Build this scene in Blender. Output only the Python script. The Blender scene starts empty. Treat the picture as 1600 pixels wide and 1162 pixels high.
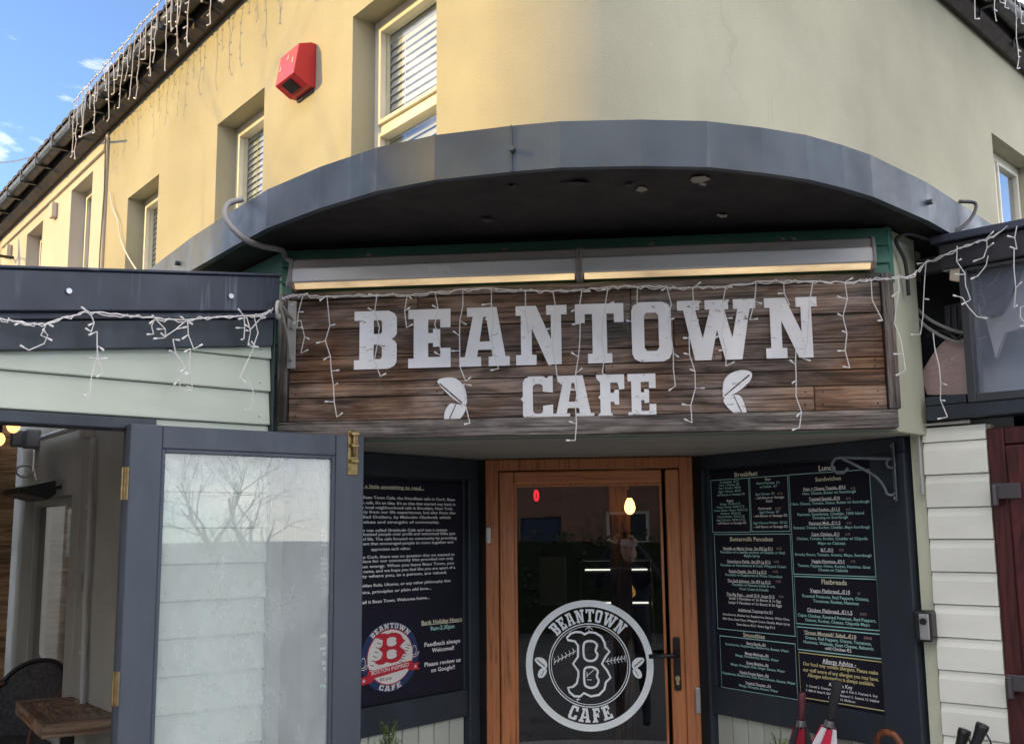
import bpy, bmesh, math, random
from math import sin, cos, tan, radians, degrees, pi, sqrt, atan2, hypot
from mathutils import Vector, Matrix

# ------------------------------------------------------------------ camera, sky, sun, exposure
SC = bpy.context.scene
COL = SC.collection
FPX, PITCH, ROLL, EYE = 1650.0, radians(8.65), radians(.59), 1.78
_f = Vector((0, cos(PITCH), sin(PITCH))); _u = Vector((0, -sin(PITCH), cos(PITCH))); _r = Vector((1, 0, 0))
CR = _r*cos(ROLL) - _u*sin(ROLL); CU = _u*cos(ROLL) + _r*sin(ROLL)
cam = bpy.data.cameras.new('camera'); camo = bpy.data.objects.new('camera', cam); COL.objects.link(camo)
cam.sensor_width = 36; cam.lens = 36*FPX/1600; cam.clip_end = 2000; cam.clip_start = .02
M = Matrix((CR, CU, -_f)).transposed().to_4x4(); M.translation = (0, 0, EYE); camo.matrix_world = M
SC.camera = camo

SUN_AZ, SUN_EL = radians(-97), radians(19)          # azimuth from +Y towards +X
SDIR = Vector((sin(SUN_AZ)*cos(SUN_EL), cos(SUN_AZ)*cos(SUN_EL), sin(SUN_EL)))
sl = bpy.data.lights.new('sun', 'SUN'); sl.energy = 2.0; sl.angle = radians(.55); sl.color = (1, .64, .13)
so = bpy.data.objects.new('sun', sl); COL.objects.link(so); so.rotation_euler = SDIR.to_track_quat('Z', 'Y').to_euler()
so.location = SDIR*60
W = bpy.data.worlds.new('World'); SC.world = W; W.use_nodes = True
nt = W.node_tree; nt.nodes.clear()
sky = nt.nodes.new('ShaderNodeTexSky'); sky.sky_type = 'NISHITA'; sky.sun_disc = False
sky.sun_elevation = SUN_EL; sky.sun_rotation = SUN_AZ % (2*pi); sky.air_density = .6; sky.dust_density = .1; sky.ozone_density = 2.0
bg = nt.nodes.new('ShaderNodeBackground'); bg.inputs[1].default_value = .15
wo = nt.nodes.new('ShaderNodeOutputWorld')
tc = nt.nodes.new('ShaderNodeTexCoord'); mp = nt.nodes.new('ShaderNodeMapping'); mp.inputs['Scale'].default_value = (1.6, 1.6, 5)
mp.inputs['Rotation'].default_value = (.2, .3, .5); mp.inputs['Location'].default_value = (9, 1, 5)  # cloud offset picked so the sky in view stays mostly clear
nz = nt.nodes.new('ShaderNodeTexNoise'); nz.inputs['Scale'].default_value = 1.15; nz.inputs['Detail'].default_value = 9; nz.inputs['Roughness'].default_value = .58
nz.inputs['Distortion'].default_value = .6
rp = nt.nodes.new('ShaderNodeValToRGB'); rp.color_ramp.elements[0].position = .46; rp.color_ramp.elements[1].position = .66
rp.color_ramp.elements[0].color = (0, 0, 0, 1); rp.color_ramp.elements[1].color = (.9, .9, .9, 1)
mx = nt.nodes.new('ShaderNodeMix'); mx.data_type = 'RGBA'; mx.inputs['B'].default_value = (17, 15.2, 13.2, 1)  # bright warm clouds, mostly out of view, added to lift the shade fill
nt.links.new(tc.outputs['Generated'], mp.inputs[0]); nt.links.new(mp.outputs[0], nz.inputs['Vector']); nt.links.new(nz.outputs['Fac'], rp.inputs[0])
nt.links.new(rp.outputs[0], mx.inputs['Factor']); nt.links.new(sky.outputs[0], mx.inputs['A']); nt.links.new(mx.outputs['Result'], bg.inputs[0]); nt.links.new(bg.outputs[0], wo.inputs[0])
SC.view_settings.view_transform = 'Standard'; SC.view_settings.look = 'None'; SC.view_settings.gamma = 1
SC.view_settings.use_curve_mapping = False; SC.view_settings.exposure = 1.4
SC.render.engine = 'CYCLES'
SC.cycles.max_bounces = 10; SC.cycles.transparent_max_bounces = 16

# ------------------------------------------------------------------ survey: a line of sight met with a known plane of the place
def ray(x, y): return CR*((x-800)/FPX) + CU*((581-y)/FPX) + _f
CAMP = Vector((0, 0, EYE))
def on_level(x, y, z):
    d = ray(x, y); return CAMP + d*((z-EYE)/d.z)
class Frame:
    """A wall: local x to the right along it, local y into it, local z up."""
    def __init__(s, x, y, rot):
        s.o = Vector((x, y, 0)); s.rot = radians(rot)
        s.X = Vector((cos(s.rot), sin(s.rot), 0)); s.Y = Vector((-sin(s.rot), cos(s.rot), 0))
    def w(s, u, v, z): return s.o + s.X*u + s.Y*v + Vector((0, 0, z))
    def uz(s, px, py, v=0):
        d = ray(px, py); p0 = s.o + s.Y*v
        t = s.Y.dot(p0-CAMP)/s.Y.dot(d); p = CAMP + d*t - s.o
        return p.dot(s.X), p.z
    def p(s, px, py, v=0):
        u, z = s.uz(px, py, v); return Vector((u, v, z))
    def local(s, P):
        q = Vector(P)-s.o; return Vector((q.dot(s.X), q.dot(s.Y), q.z))

# ------------------------------------------------------------------ meshes
class MB:
    def __init__(s): s.v = []; s.f = []
    def add(s, vs, fs):
        b = len(s.v); s.v += [tuple(v) for v in vs]; s.f += [tuple(i+b for i in f) for f in fs]; return s
    def box(s, x0, x1, y0, y1, z0, z1):
        if x0 > x1: x0, x1 = x1, x0
        if y0 > y1: y0, y1 = y1, y0
        if z0 > z1: z0, z1 = z1, z0
        return s.add([(x0,y0,z0),(x1,y0,z0),(x1,y1,z0),(x0,y1,z0),(x0,y0,z1),(x1,y0,z1),(x1,y1,z1),(x0,y1,z1)],
              [(3,2,1,0),(4,5,6,7),(0,1,5,4),(1,2,6,5),(2,3,7,6),(3,0,4,7)])
    def hexa(s, a):   # 8 points: bottom four (ccw seen from above), top four
        return s.add(a, [(3,2,1,0),(4,5,6,7),(0,1,5,4),(1,2,6,5),(2,3,7,6),(3,0,4,7)])
    def quad(s, a, b, c, d): return s.add([a, b, c, d], [(0,1,2,3)])
    def prism_x(s, prof, x0, x1):   # profile of (y,z) run along x
        n = len(prof); vs = [(x0, y, z) for y, z in prof] + [(x1, y, z) for y, z in prof]
        return s.add(vs, [tuple(range(n-1, -1, -1)), tuple(range(n, 2*n))] + [(i, (i+1) % n, n+(i+1) % n, n+i) for i in range(n)])
    def prism_z(s, plan, z0, z1):
        n = len(plan); vs = [(x, y, z0) for x, y in plan] + [(x, y, z1) for x, y in plan]
        return s.add(vs, [tuple(range(n-1, -1, -1)), tuple(range(n, 2*n))] + [(i, (i+1) % n, n+(i+1) % n, n+i) for i in range(n)])
    def prism_y(s, outline, y0, y1):  # outline of (x,z), y0 front
        n = len(outline); vs = [(x, y0, z) for x, z in outline] + [(x, y1, z) for x, z in outline]
        return s.add(vs, [tuple(range(n)), tuple(range(2*n-1, n-1, -1))] + [((i+1) % n, i, n+i, n+(i+1) % n) for i in range(n)])
    def tube(s, pts, r, n=6, cap=True):
        pts = [Vector(p) for p in pts]; rs = r if isinstance(r, (list, tuple)) else [r]*len(pts)
        rings = []; prev = None
        for i, p in enumerate(pts):
            t = (pts[min(i+1, len(pts)-1)] - pts[max(i-1, 0)])
            if t.length < 1e-9: t = Vector((0, 0, 1))
            t.normalize()
            if prev is None: a = t.orthogonal().normalized()
            else:
                a = prev - t*prev.dot(t)
                a = a.normalized() if a.length > 1e-6 else t.orthogonal().normalized()
            prev = a; b = t.cross(a)
            rings.append([p + (a*cos(2*pi*k/n) + b*sin(2*pi*k/n))*rs[i] for k in range(n)])
        vs = [q for g in rings for q in g]; fs = []
        for i in range(len(pts)-1):
            for k in range(n): fs.append((i*n+k, i*n+(k+1) % n, (i+1)*n+(k+1) % n, (i+1)*n+k))
        if cap: fs.append(tuple(range(n-1, -1, -1))); fs.append(tuple((len(pts)-1)*n+k for k in range(n)))
        return s.add(vs, fs)
    def lathe(s, prof, c, n=16):   # prof of (r,z) about a vertical axis at c
        vs = []; fs = []
        for r, z in prof:
            for k in range(n): vs.append((c[0]+r*cos(2*pi*k/n), c[1]+r*sin(2*pi*k/n), c[2]+z))
        for i in range(len(prof)-1):
            for k in range(n): fs.append((i*n+k, i*n+(k+1) % n, (i+1)*n+(k+1) % n, (i+1)*n+k))
        fs.append(tuple(range(n-1, -1, -1))); fs.append(tuple((len(prof)-1)*n+k for k in range(n)))
        return s.add(vs, fs)
    def ball(s, c, r, n=8, m=5, sx=1, sy=1, sz=1):
        vs = []; fs = []
        for i in range(1, m):
            a = pi*i/m
            for k in range(n): vs.append((c[0]+sx*r*sin(a)*cos(2*pi*k/n), c[1]+sy*r*sin(a)*sin(2*pi*k/n), c[2]+sz*r*cos(a)))
        vs.append((c[0], c[1], c[2]+sz*r)); vs.append((c[0], c[1], c[2]-sz*r)); T = len(vs)-2
        for i in range(m-2):
            for k in range(n): fs.append((i*n+k, (i+1)*n+k, (i+1)*n+(k+1) % n, i*n+(k+1) % n))
        for k in range(n): fs.append((T, k, (k+1) % n)); fs.append((T+1, (m-2)*n+(k+1) % n, (m-2)*n+k))
        return s.add(vs, fs)
    def mesh(s, name):
        me = bpy.data.meshes.new(name); me.from_pydata([tuple(v) for v in s.v], [], s.f); me.validate(); me.update(); return me

def bez(p, n=8):  # Catmull-Rom through points
    p = [Vector(q) for q in p]; out = []
    for i in range(len(p)-1):
        a, b, c, d = p[max(i-1, 0)], p[i], p[i+1], p[min(i+2, len(p)-1)]
        for k in range(n):
            t = k/n; out.append(.5*((2*b) + (c-a)*t + (2*a-5*b+4*c-d)*t*t + (3*b-a-3*c+d)*t**3))
    out.append(p[-1]); return out

def thing(name, label, cat, fr=None, loc=None, group=None):
    o = bpy.data.objects.new(name, None); COL.objects.link(o); o.empty_display_size = .1
    if fr is not None: o.location = fr.o; o.rotation_euler = (0, 0, fr.rot)
    if loc is not None: o.location = loc
    o['label'] = label; o['category'] = cat
    if group: o['group'] = group
    return o
def part(name, mb, mat, parent, bevel=0, smooth=False, label=None, kind=None):
    me = mb.mesh(name) if isinstance(mb, MB) else mb
    o = bpy.data.objects.new(name, me); COL.objects.link(o); o.parent = parent
    if mat is not None: me.materials.append(mat)
    if smooth:
        for p in me.polygons: p.use_smooth = True
    if bevel:
        b = o.modifiers.new('bevel', 'BEVEL'); b.width = bevel; b.segments = 2; b.limit_method = 'ANGLE'; b.angle_limit = radians(50)
    if label: o['label'] = label
    if kind: o['kind'] = kind
    return o
def single(name, mb, mat, label, cat, fr=None, loc=None, group=None, bevel=0, smooth=False):
    o = part(name, mb, mat, None, bevel, smooth)
    if fr is not None: o.location = fr.o; o.rotation_euler = (0, 0, fr.rot)
    if loc is not None: o.location = loc
    o['label'] = label; o['category'] = cat
    if group: o['group'] = group
    return o
def struct(name, mb, mat):
    o = part(name, mb, mat, None); o['kind'] = 'structure'; return o

# ------------------------------------------------------------------ lettering and flat outlines
def outline_mesh(polys, ext=0.0):
    c = bpy.data.curves.new('o', 'CURVE'); c.dimensions = '2D'; c.fill_mode = 'BOTH'; c.extrude = ext
    for pts in polys:
        s = c.splines.new('POLY'); s.points.add(len(pts)-1); s.use_cyclic_u = True
        for p, q in zip(s.points, pts): p.co = (q[0], q[1], 0, 1)
    o = bpy.data.objects.new('o', c); me = bpy.data.meshes.new_from_object(o)
    bpy.data.objects.remove(o); bpy.data.curves.remove(c); return me
def flat(mb, polys, y):      # filled outlines (x,z) with holes, lying at depth y, facing -y
    me = outline_mesh(polys)
    mb.add([(v.co.x, y - v.co.z, v.co.y) for v in me.vertices], [tuple(p.vertices) for p in me.polygons]); bpy.data.meshes.remove(me)
_tc = bpy.data.curves.new('txt', 'FONT'); _tc.resolution_u = 2; _to = bpy.data.objects.new('txt', _tc)
def text_pts(s, bold=0.0):
    _tc.body = s; _tc.offset = bold
    me = bpy.data.meshes.new_from_object(_to)
    v = [(q.co.x, q.co.y) for q in me.vertices]; f = [tuple(p.vertices) for p in me.polygons]; bpy.data.meshes.remove(me); return v, f
def text(mb, s, u0, u1, zc, h, y, bold=.012, under=False, slant=0):
    v, f = text_pts(s, bold); a = min(q[0] for q in v); b = max(q[0] for q in v); k = (u1-u0)/(b-a); kz = h/.69
    mb.add([(u0+(x-a)*k + slant*(zz)*kz, y, zc-h/2+zz*kz) for x, zz in v], f)
    if under: mb.quad((u0, y, zc-h*.68), (u1, y, zc-h*.68), (u1, y, zc-h*.8+h*.24), (u0, y, zc-h*.8+h*.24))
GL = {
 'B': (.72, [[(0,0),(.58,0),(.68,.05),(.72,.12),(.72,.42),(.69,.47),(.63,.51),(.69,.55),(.72,.6),(.72,.88),(.68,.95),(.58,1),(0,1),(0,.84),(.09,.84),(.09,.16),(0,.16)],
             [(.33,.17),(.44,.17),(.47,.2),(.47,.39),(.44,.42),(.33,.42)], [(.33,.6),(.44,.6),(.47,.63),(.47,.81),(.44,.84),(.33,.84)]]),
 'E': (.7, [[(0,0),(.7,0),(.7,.33),(.53,.33),(.53,.18),(.33,.18),(.33,.42),(.41,.42),(.41,.35),(.53,.36),(.53,.65),(.41,.66),(.41,.59),(.33,.59),(.33,.82),(.53,.82),(.53,.68),(.7,.68),(.7,1),(0,1),(0,.84),(.09,.84),(.09,.16),(0,.16)]]),
 'A': (.85, [[(0,0),(.36,0),(.36,.16),(.29,.16),(.31,.28),(.54,.28),(.56,.16),(.49,.16),(.49,0),(.85,0),(.85,.16),(.78,.16),(.63,1),(.12,1),(.12,.85),(.22,.85),(.08,.16),(0,.16)], [(.335,.42),(.515,.42),(.45,.84),(.40,.84)]]),
 'N': (.9, [[(0,0),(.36,0),(.36,.17),(.28,.17),(.28,.62),(.56,0),(.8,0),(.8,.84),(.9,.84),(.9,1),(.54,1),(.54,.84),(.62,.84),(.62,.42),(.36,1),(0,1),(0,.84),(.09,.84),(.09,.17),(0,.17)]]),
 'T': (.8, [[(.2,0),(.6,0),(.6,.16),(.52,.16),(.52,.83),(.64,.83),(.64,.68),(.8,.68),(.8,1),(0,1),(0,.68),(.16,.68),(.16,.83),(.28,.83),(.28,.16),(.2,.16)]]),
 'O': (.66, [[(.14,0),(.52,0),(.62,.05),(.66,.14),(.66,.86),(.62,.95),(.52,1),(.14,1),(.04,.95),(0,.86),(0,.14),(.04,.05)], [(.25,.18),(.41,.18),(.45,.23),(.45,.77),(.41,.82),(.25,.82),(.21,.77),(.21,.23)]]),
 'W': (1.3, [[(.27,0),(.54,0),(.65,.5),(.77,0),(1.05,0),(1.2,.84),(1.3,.84),(1.3,1),(.93,1),(.93,.84),(1.0,.84),(.9,.36),(.78,.84),(.85,.84),(.85,1),(.46,1),(.46,.84),(.54,.84),(.41,.36),(.3,.84),(.37,.84),(.37,1),(0,1),(0,.84),(.1,.84)]]),
 'C': (.66, [[(.14,0),(.5,0),(.6,.04),(.66,.14),(.66,.37),(.44,.34),(.44,.22),(.4,.17),(.27,.17),(.22,.22),(.22,.78),(.27,.83),(.4,.83),(.44,.78),(.44,.66),(.66,.63),(.66,1),(.57,1),(.53,.95),(.45,1),(.14,1),(.04,.95),(0,.86),(0,.56),(-.05,.5),(0,.44),(0,.14),(.04,.05)]]),
 'F': (.66, [[(0,0),(.4,0),(.4,.07),(.36,.14),(.33,.16),(.33,.4),(.41,.4),(.43,.33),(.53,.33),(.53,.66),(.43,.66),(.41,.59),(.33,.59),(.33,.82),(.5,.82),(.54,.66),(.66,.68),(.66,1),(0,1),(0,.93),(.06,.86),(.09,.84),(.09,.55),(.04,.5),(.09,.45),(.09,.16),(.05,.13),(0,.07)]]),
}
def glyph(ch, f):
    w, ps = GL[ch]; return [[f(x/w, z) for x, z in p] for p in ps]
def stroke(path, t, closed=True):  # outline band about a path
    n = len(path); L = []; R_ = []
    for i in range(n):
        a = path[(i-1) % n] if closed or i > 0 else path[i]; b = path[(i+1) % n] if closed or i < n-1 else path[i]
        dx, dz = b[0]-a[0], b[1]-a[1]; l = hypot(dx, dz) or 1; nx, nz_ = -dz/l, dx/l
        L.append((path[i][0]+nx*t/2, path[i][1]+nz_*t/2)); R_.append((path[i][0]-nx*t/2, path[i][1]-nz_*t/2))
    return L, R_
def band(mb, path, t, y, closed=True):
    L, R_ = stroke(path, t, closed); n = len(path); vs = [(a, y, b) for a, b in L] + [(a, y, b) for a, b in R_]
    mb.add(vs, [(i, (i+1) % n, n+(i+1) % n, n+i) for i in range(n if closed else n-1)])
def circ(cx, cz, r, n=48, sx=1.0): return [(cx+sx*r*cos(2*pi*k/n), cz+r*sin(2*pi*k/n)) for k in range(n)]
def smooth2(p, n=4):
    P = [Vector((a, b, 0)) for a, b in p]; N = len(P); o = []
    for i in range(N):
        a, b, c, d = P[i-1], P[i], P[(i+1) % N], P[(i+2) % N]
        for k in range(n):
            t = k/n; q = .5*((2*b)+(c-a)*t+(2*a-5*b+4*c-d)*t*t+(3*b-a-3*c+d)*t**3); o.append((q.x, q.y))
    return o

# ------------------------------------------------------------------ materials
MATS = {}
def _base(name):
    m = bpy.data.materials.new(name); m.use_nodes = True; n = m.node_tree; n.nodes.clear()
    o = n.nodes.new('ShaderNodeOutputMaterial'); b = n.nodes.new('ShaderNodeBsdfPrincipled'); n.links.new(b.outputs[0], o.inputs[0]); return m, n, b
def N(n, t, **k):
    x = n.nodes.new(t)
    for a, v in k.items():
        if a in x.inputs: x.inputs[a].default_value = v
        else: setattr(x, a, v)
    return x
def noise(n, scale, stretch=(1, 1, 1), detail=6, rough=.55, dist=0, loc=(0, 0, 0)):
    t = N(n, 'ShaderNodeTexCoord'); m = N(n, 'ShaderNodeMapping', Scale=stretch, Location=loc)
    z = N(n, 'ShaderNodeTexNoise', Scale=scale, Detail=detail, Roughness=rough, Distortion=dist)
    n.links.new(t.outputs['Object'], m.inputs[0]); n.links.new(m.outputs[0], z.inputs['Vector']); return z
def ramp(n, src, stops):
    r = N(n, 'ShaderNodeValToRGB'); e = r.color_ramp.elements
    while len(e) < len(stops): e.new(.5)
    for a, (p, c) in zip(e, stops): a.position = p; a.color = (*c, 1) if len(c) == 3 else c
    n.links.new(src, r.inputs[0]); return r
def mixc(n, fac, a, b):
    m = N(n, 'ShaderNodeMix', data_type='RGBA')
    for s, v in (('A', a), ('B', b)):
        if isinstance(v, tuple): m.inputs[s].default_value = (*v, 1)
        else: n.links.new(v, m.inputs[s])
    if isinstance(fac, float): m.inputs['Factor'].default_value = fac
    else: n.links.new(fac, m.inputs['Factor'])
    return m.outputs['Result']
def bumpn(n, b, h, strength, dist=.002):
    q = N(n, 'ShaderNodeBump', Strength=strength, Distance=dist); n.links.new(h, q.inputs['Height']); n.links.new(q.outputs[0], b.inputs['Normal'])
def g(v): return (v, v, v)
def paint(name, c, dark=.8, light=1.08, scale=3, rough=.55, spots=None, streak=None, bump=.15, bscale=60, vary=.0, metallic=0, stretch=(1, 1, 1), spec=.5, cracks=None):
    """Painted or plain surface: mottled colour, optional chips (colour, amount), optional vertical streaks (colour, amount)."""
    if name in MATS: return MATS[name]
    m, n, b = _base(name)
    z = noise(n, scale, stretch); r = ramp(n, z.outputs['Fac'], [(.3, tuple(x*dark for x in c)), (.7, tuple(min(1, x*light) for x in c))])
    col = r.outputs[0]
    if streak:
        z2 = noise(n, 14, (1.6, 1.6, .10), 5, .6, .3); r2 = ramp(n, z2.outputs['Fac'], [(streak[1], g(0)), (streak[1]+.12, g(1))])
        z3 = noise(n, 2.3, (1, 1, 1), 3); r3 = ramp(n, z3.outputs['Fac'], [(.42, g(0)), (.62, g(.8))])
        mm = N(n, 'ShaderNodeMath', operation='MULTIPLY'); n.links.new(r2.outputs[0], mm.inputs[0]); n.links.new(r3.outputs[0], mm.inputs[1])
        col = mixc(n, mm.outputs[0], col, streak[0])
    if spots:
        z4 = noise(n, spots[2] if len(spots) > 2 else 22, (1, 1, 1), 8, .65, .4); r4 = ramp(n, z4.outputs['Fac'], [(spots[1], g(0)), (spots[1]+.02, g(1))])
        col = mixc(n, r4.outputs[0], col, spots[0])
    if cracks:
        tq = N(n, 'ShaderNodeTexCoord'); wn = noise(n, 2.5, (1, 1, 1), 5); wa = N(n, 'ShaderNodeVectorMath', operation='MULTIPLY_ADD'); wa.inputs[1].default_value = (.5, .5, .5)
        n.links.new(wn.outputs['Color'], wa.inputs[0]); n.links.new(tq.outputs['Object'], wa.inputs[2])
        vc = N(n, 'ShaderNodeTexVoronoi', Scale=.55, feature='DISTANCE_TO_EDGE'); n.links.new(wa.outputs[0], vc.inputs['Vector']); rc2 = ramp(n, vc.outputs['Distance'], [(.0015, g(1)), (.006, g(0))])
        zk = noise(n, 1.1, (1, 1, 1), 3, loc=(4, 2, 1)); rk2 = ramp(n, zk.outputs['Fac'], [(.50, g(0)), (.60, g(.75))]); mk2 = N(n, 'ShaderNodeMath', operation='MULTIPLY'); n.links.new(rc2.outputs[0], mk2.inputs[0]); n.links.new(rk2.outputs[0], mk2.inputs[1])
        col = mixc(n, mk2.outputs[0], col, cracks)
    if vary:
        oi = N(n, 'ShaderNodeObjectInfo'); mr = N(n, 'ShaderNodeMapRange'); mr.inputs[3].default_value = 1-vary; mr.inputs[4].default_value = 1+vary
        hs = N(n, 'ShaderNodeHueSaturation'); n.links.new(oi.outputs['Random'], mr.inputs[0]); n.links.new(mr.outputs[0], hs.inputs['Value']); n.links.new(col, hs.inputs['Color']); col = hs.outputs[0]
    n.links.new(col, b.inputs['Base Color'])
    zr = noise(n, scale*3, stretch, 4); rr = ramp(n, zr.outputs['Fac'], [(.3, g(max(.02, rough-.12))), (.7, g(min(1, rough+.12)))]); n.links.new(rr.outputs[0], b.inputs['Roughness'])
    b.inputs['Metallic'].default_value = metallic; b.inputs['Specular IOR Level'].default_value = spec
    if bump: zb = noise(n, bscale, stretch, 8, .6); bumpn(n, b, zb.outputs['Fac'], bump, .004)
    MATS[name] = m; return m
def wood(name, c1, c2, grey=None, gfac=.5, axis=0, scale=1.0, rough=.7, vary=.2, bump=.5, knots=True, spec=.3, wave=.26, char=False):
    """Grained timber running along local axis 0 (x), 1 (y) or 2 (z)."""
    if name in MATS: return MATS[name]
    m, n, b = _base(name); st = [34*scale]*3; st[axis] = 1.1*scale; lo = [9*scale]*3; lo[axis] = 1.1*scale
    oi = N(n, 'ShaderNodeObjectInfo'); t = N(n, 'ShaderNodeTexCoord'); mp_ = N(n, 'ShaderNodeMapping', Scale=tuple(st))
    off = N(n, 'ShaderNodeVectorMath', operation='SCALE'); off.inputs[0].default_value = (13, 7, 5); n.links.new(oi.outputs['Random'], off.inputs['Scale'])
    ad = N(n, 'ShaderNodeVectorMath', operation='ADD'); n.links.new(t.outputs['Object'], ad.inputs[0]); n.links.new(off.outputs[0], ad.inputs[1])
    n.links.new(ad.outputs[0], mp_.inputs[0])
    z = N(n, 'ShaderNodeTexNoise', Scale=2.0, Detail=10, Roughness=.74, Distortion=.35); n.links.new(mp_.outputs[0], z.inputs['Vector'])
    mp2 = N(n, 'ShaderNodeMapping', Scale=tuple(lo)); n.links.new(ad.outputs[0], mp2.inputs[0])
    wv = N(n, 'ShaderNodeTexNoise', Scale=.9, Detail=4, Roughness=.5, Distortion=2.2); n.links.new(mp2.outputs[0], wv.inputs['Vector'])
    s1 = N(n, 'ShaderNodeMath', operation='MULTIPLY'); s1.inputs[1].default_value = 22; n.links.new(wv.outputs['Fac'], s1.inputs[0])
    sn = N(n, 'ShaderNodeMath', operation='SINE'); n.links.new(s1.outputs[0], sn.inputs[0])
    rr = N(n, 'ShaderNodeMapRange'); rr.inputs[1].default_value = -1; rr.inputs[3].default_value = .0; rr.inputs[4].default_value = wave; n.links.new(sn.outputs[0], rr.inputs[0])
    sm = N(n, 'ShaderNodeMath', operation='ADD'); n.links.new(z.outputs['Fac'], sm.inputs[0]); n.links.new(rr.outputs[0], sm.inputs[1])
    r = ramp(n, sm.outputs[0], [(.36, tuple(x*.30 for x in c1)), (.50, c1), (.80, c2)]); col = r.outputs[0]
    if grey:
        zg = noise(n, 1.7, (1, 1, 1.6), 5, .6, .5); rg = ramp(n, zg.outputs['Fac'], [(.5-gfac*.35, g(0)), (.85-gfac*.4, g(1))])
        gr = ramp(n, sm.outputs[0], [(.36, tuple(x*.28 for x in grey)), (.78, grey)]); col = mixc(n, rg.outputs[0], col, gr.outputs[0])
    if knots:
        vo = N(n, 'ShaderNodeTexVoronoi', Scale=1.0); ks = [5.0]*3; ks[axis] = 2.0; mk = N(n, 'ShaderNodeMapping', Scale=tuple(ks)); n.links.new(ad.outputs[0], mk.inputs[0]); n.links.new(mk.outputs[0], vo.inputs['Vector'])
        rk = ramp(n, vo.outputs['Distance'], [(.035, g(1)), (.10, g(0))]); col = mixc(n, rk.outputs[0], col, tuple(x*.28 for x in c1))
    if char:   # open cracks, charred and bleached areas of old timber
        fs_ = [150.0]*3; fs_[axis] = 3.0; mf = N(n, 'ShaderNodeMapping', Scale=tuple(fs_)); n.links.new(ad.outputs[0], mf.inputs[0])
        zf = N(n, 'ShaderNodeTexNoise', Scale=1.0, Detail=6, Roughness=.7, Distortion=.2); n.links.new(mf.outputs[0], zf.inputs['Vector']); rf_ = ramp(n, zf.outputs['Fac'], [(.36, g(.22)), (.50, g(.95)), (.68, g(1.0))])
        ls = [3.2]*3; ls[axis] = 1.3; ml = N(n, 'ShaderNodeMapping', Scale=tuple(ls)); n.links.new(ad.outputs[0], ml.inputs[0])
        zl_ = N(n, 'ShaderNodeTexNoise', Scale=1.6, Detail=8, Roughness=.62, Distortion=.6); n.links.new(ml.outputs[0], zl_.inputs['Vector']); rl_ = ramp(n, zl_.outputs['Fac'], [(.36, g(.34)), (.52, g(.85)), (.66, g(1.0))])
        for rr_ in (rf_, rl_):
            mm_ = N(n, 'ShaderNodeMix', data_type='RGBA', blend_type='MULTIPLY'); mm_.inputs['Factor'].default_value = 1.0; n.links.new(col, mm_.inputs['A']); n.links.new(rr_.outputs[0], mm_.inputs['B']); col = mm_.outputs['Result']
    mr = N(n, 'ShaderNodeMapRange'); mr.inputs[3].default_value = 1-vary; mr.inputs[4].default_value = 1+vary
    hs = N(n, 'ShaderNodeHueSaturation'); n.links.new(oi.outputs['Random'], mr.inputs[0]); n.links.new(mr.outputs[0], hs.inputs['Value']); n.links.new(col, hs.inputs['Color'])
    n.links.new(hs.outputs[0], b.inputs['Base Color']); b.inputs['Roughness'].default_value = rough; b.inputs['Specular IOR Level'].default_value = spec
    bumpn(n, b, sm.outputs[0], bump, .003); MATS[name] = m; return m
def plain(name, c, rough=.5, metallic=0, emit=None, es=0, spec=.5):
    if name in MATS: return MATS[name]
    m, n, b = _base(name); z = noise(n, 9, detail=5); r = ramp(n, z.outputs['Fac'], [(.25, tuple(x*.88 for x in c)), (.75, tuple(min(1, x*1.06) for x in c))])
    n.links.new(r.outputs[0], b.inputs['Base Color']); b.inputs['Roughness'].default_value = rough; b.inputs['Metallic'].default_value = metallic; b.inputs['Specular IOR Level'].default_value = spec
    if emit: b.inputs['Emission Color'].default_value = (*emit, 1); b.inputs['Emission Strength'].default_value = es
    MATS[name] = m; return m
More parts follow.
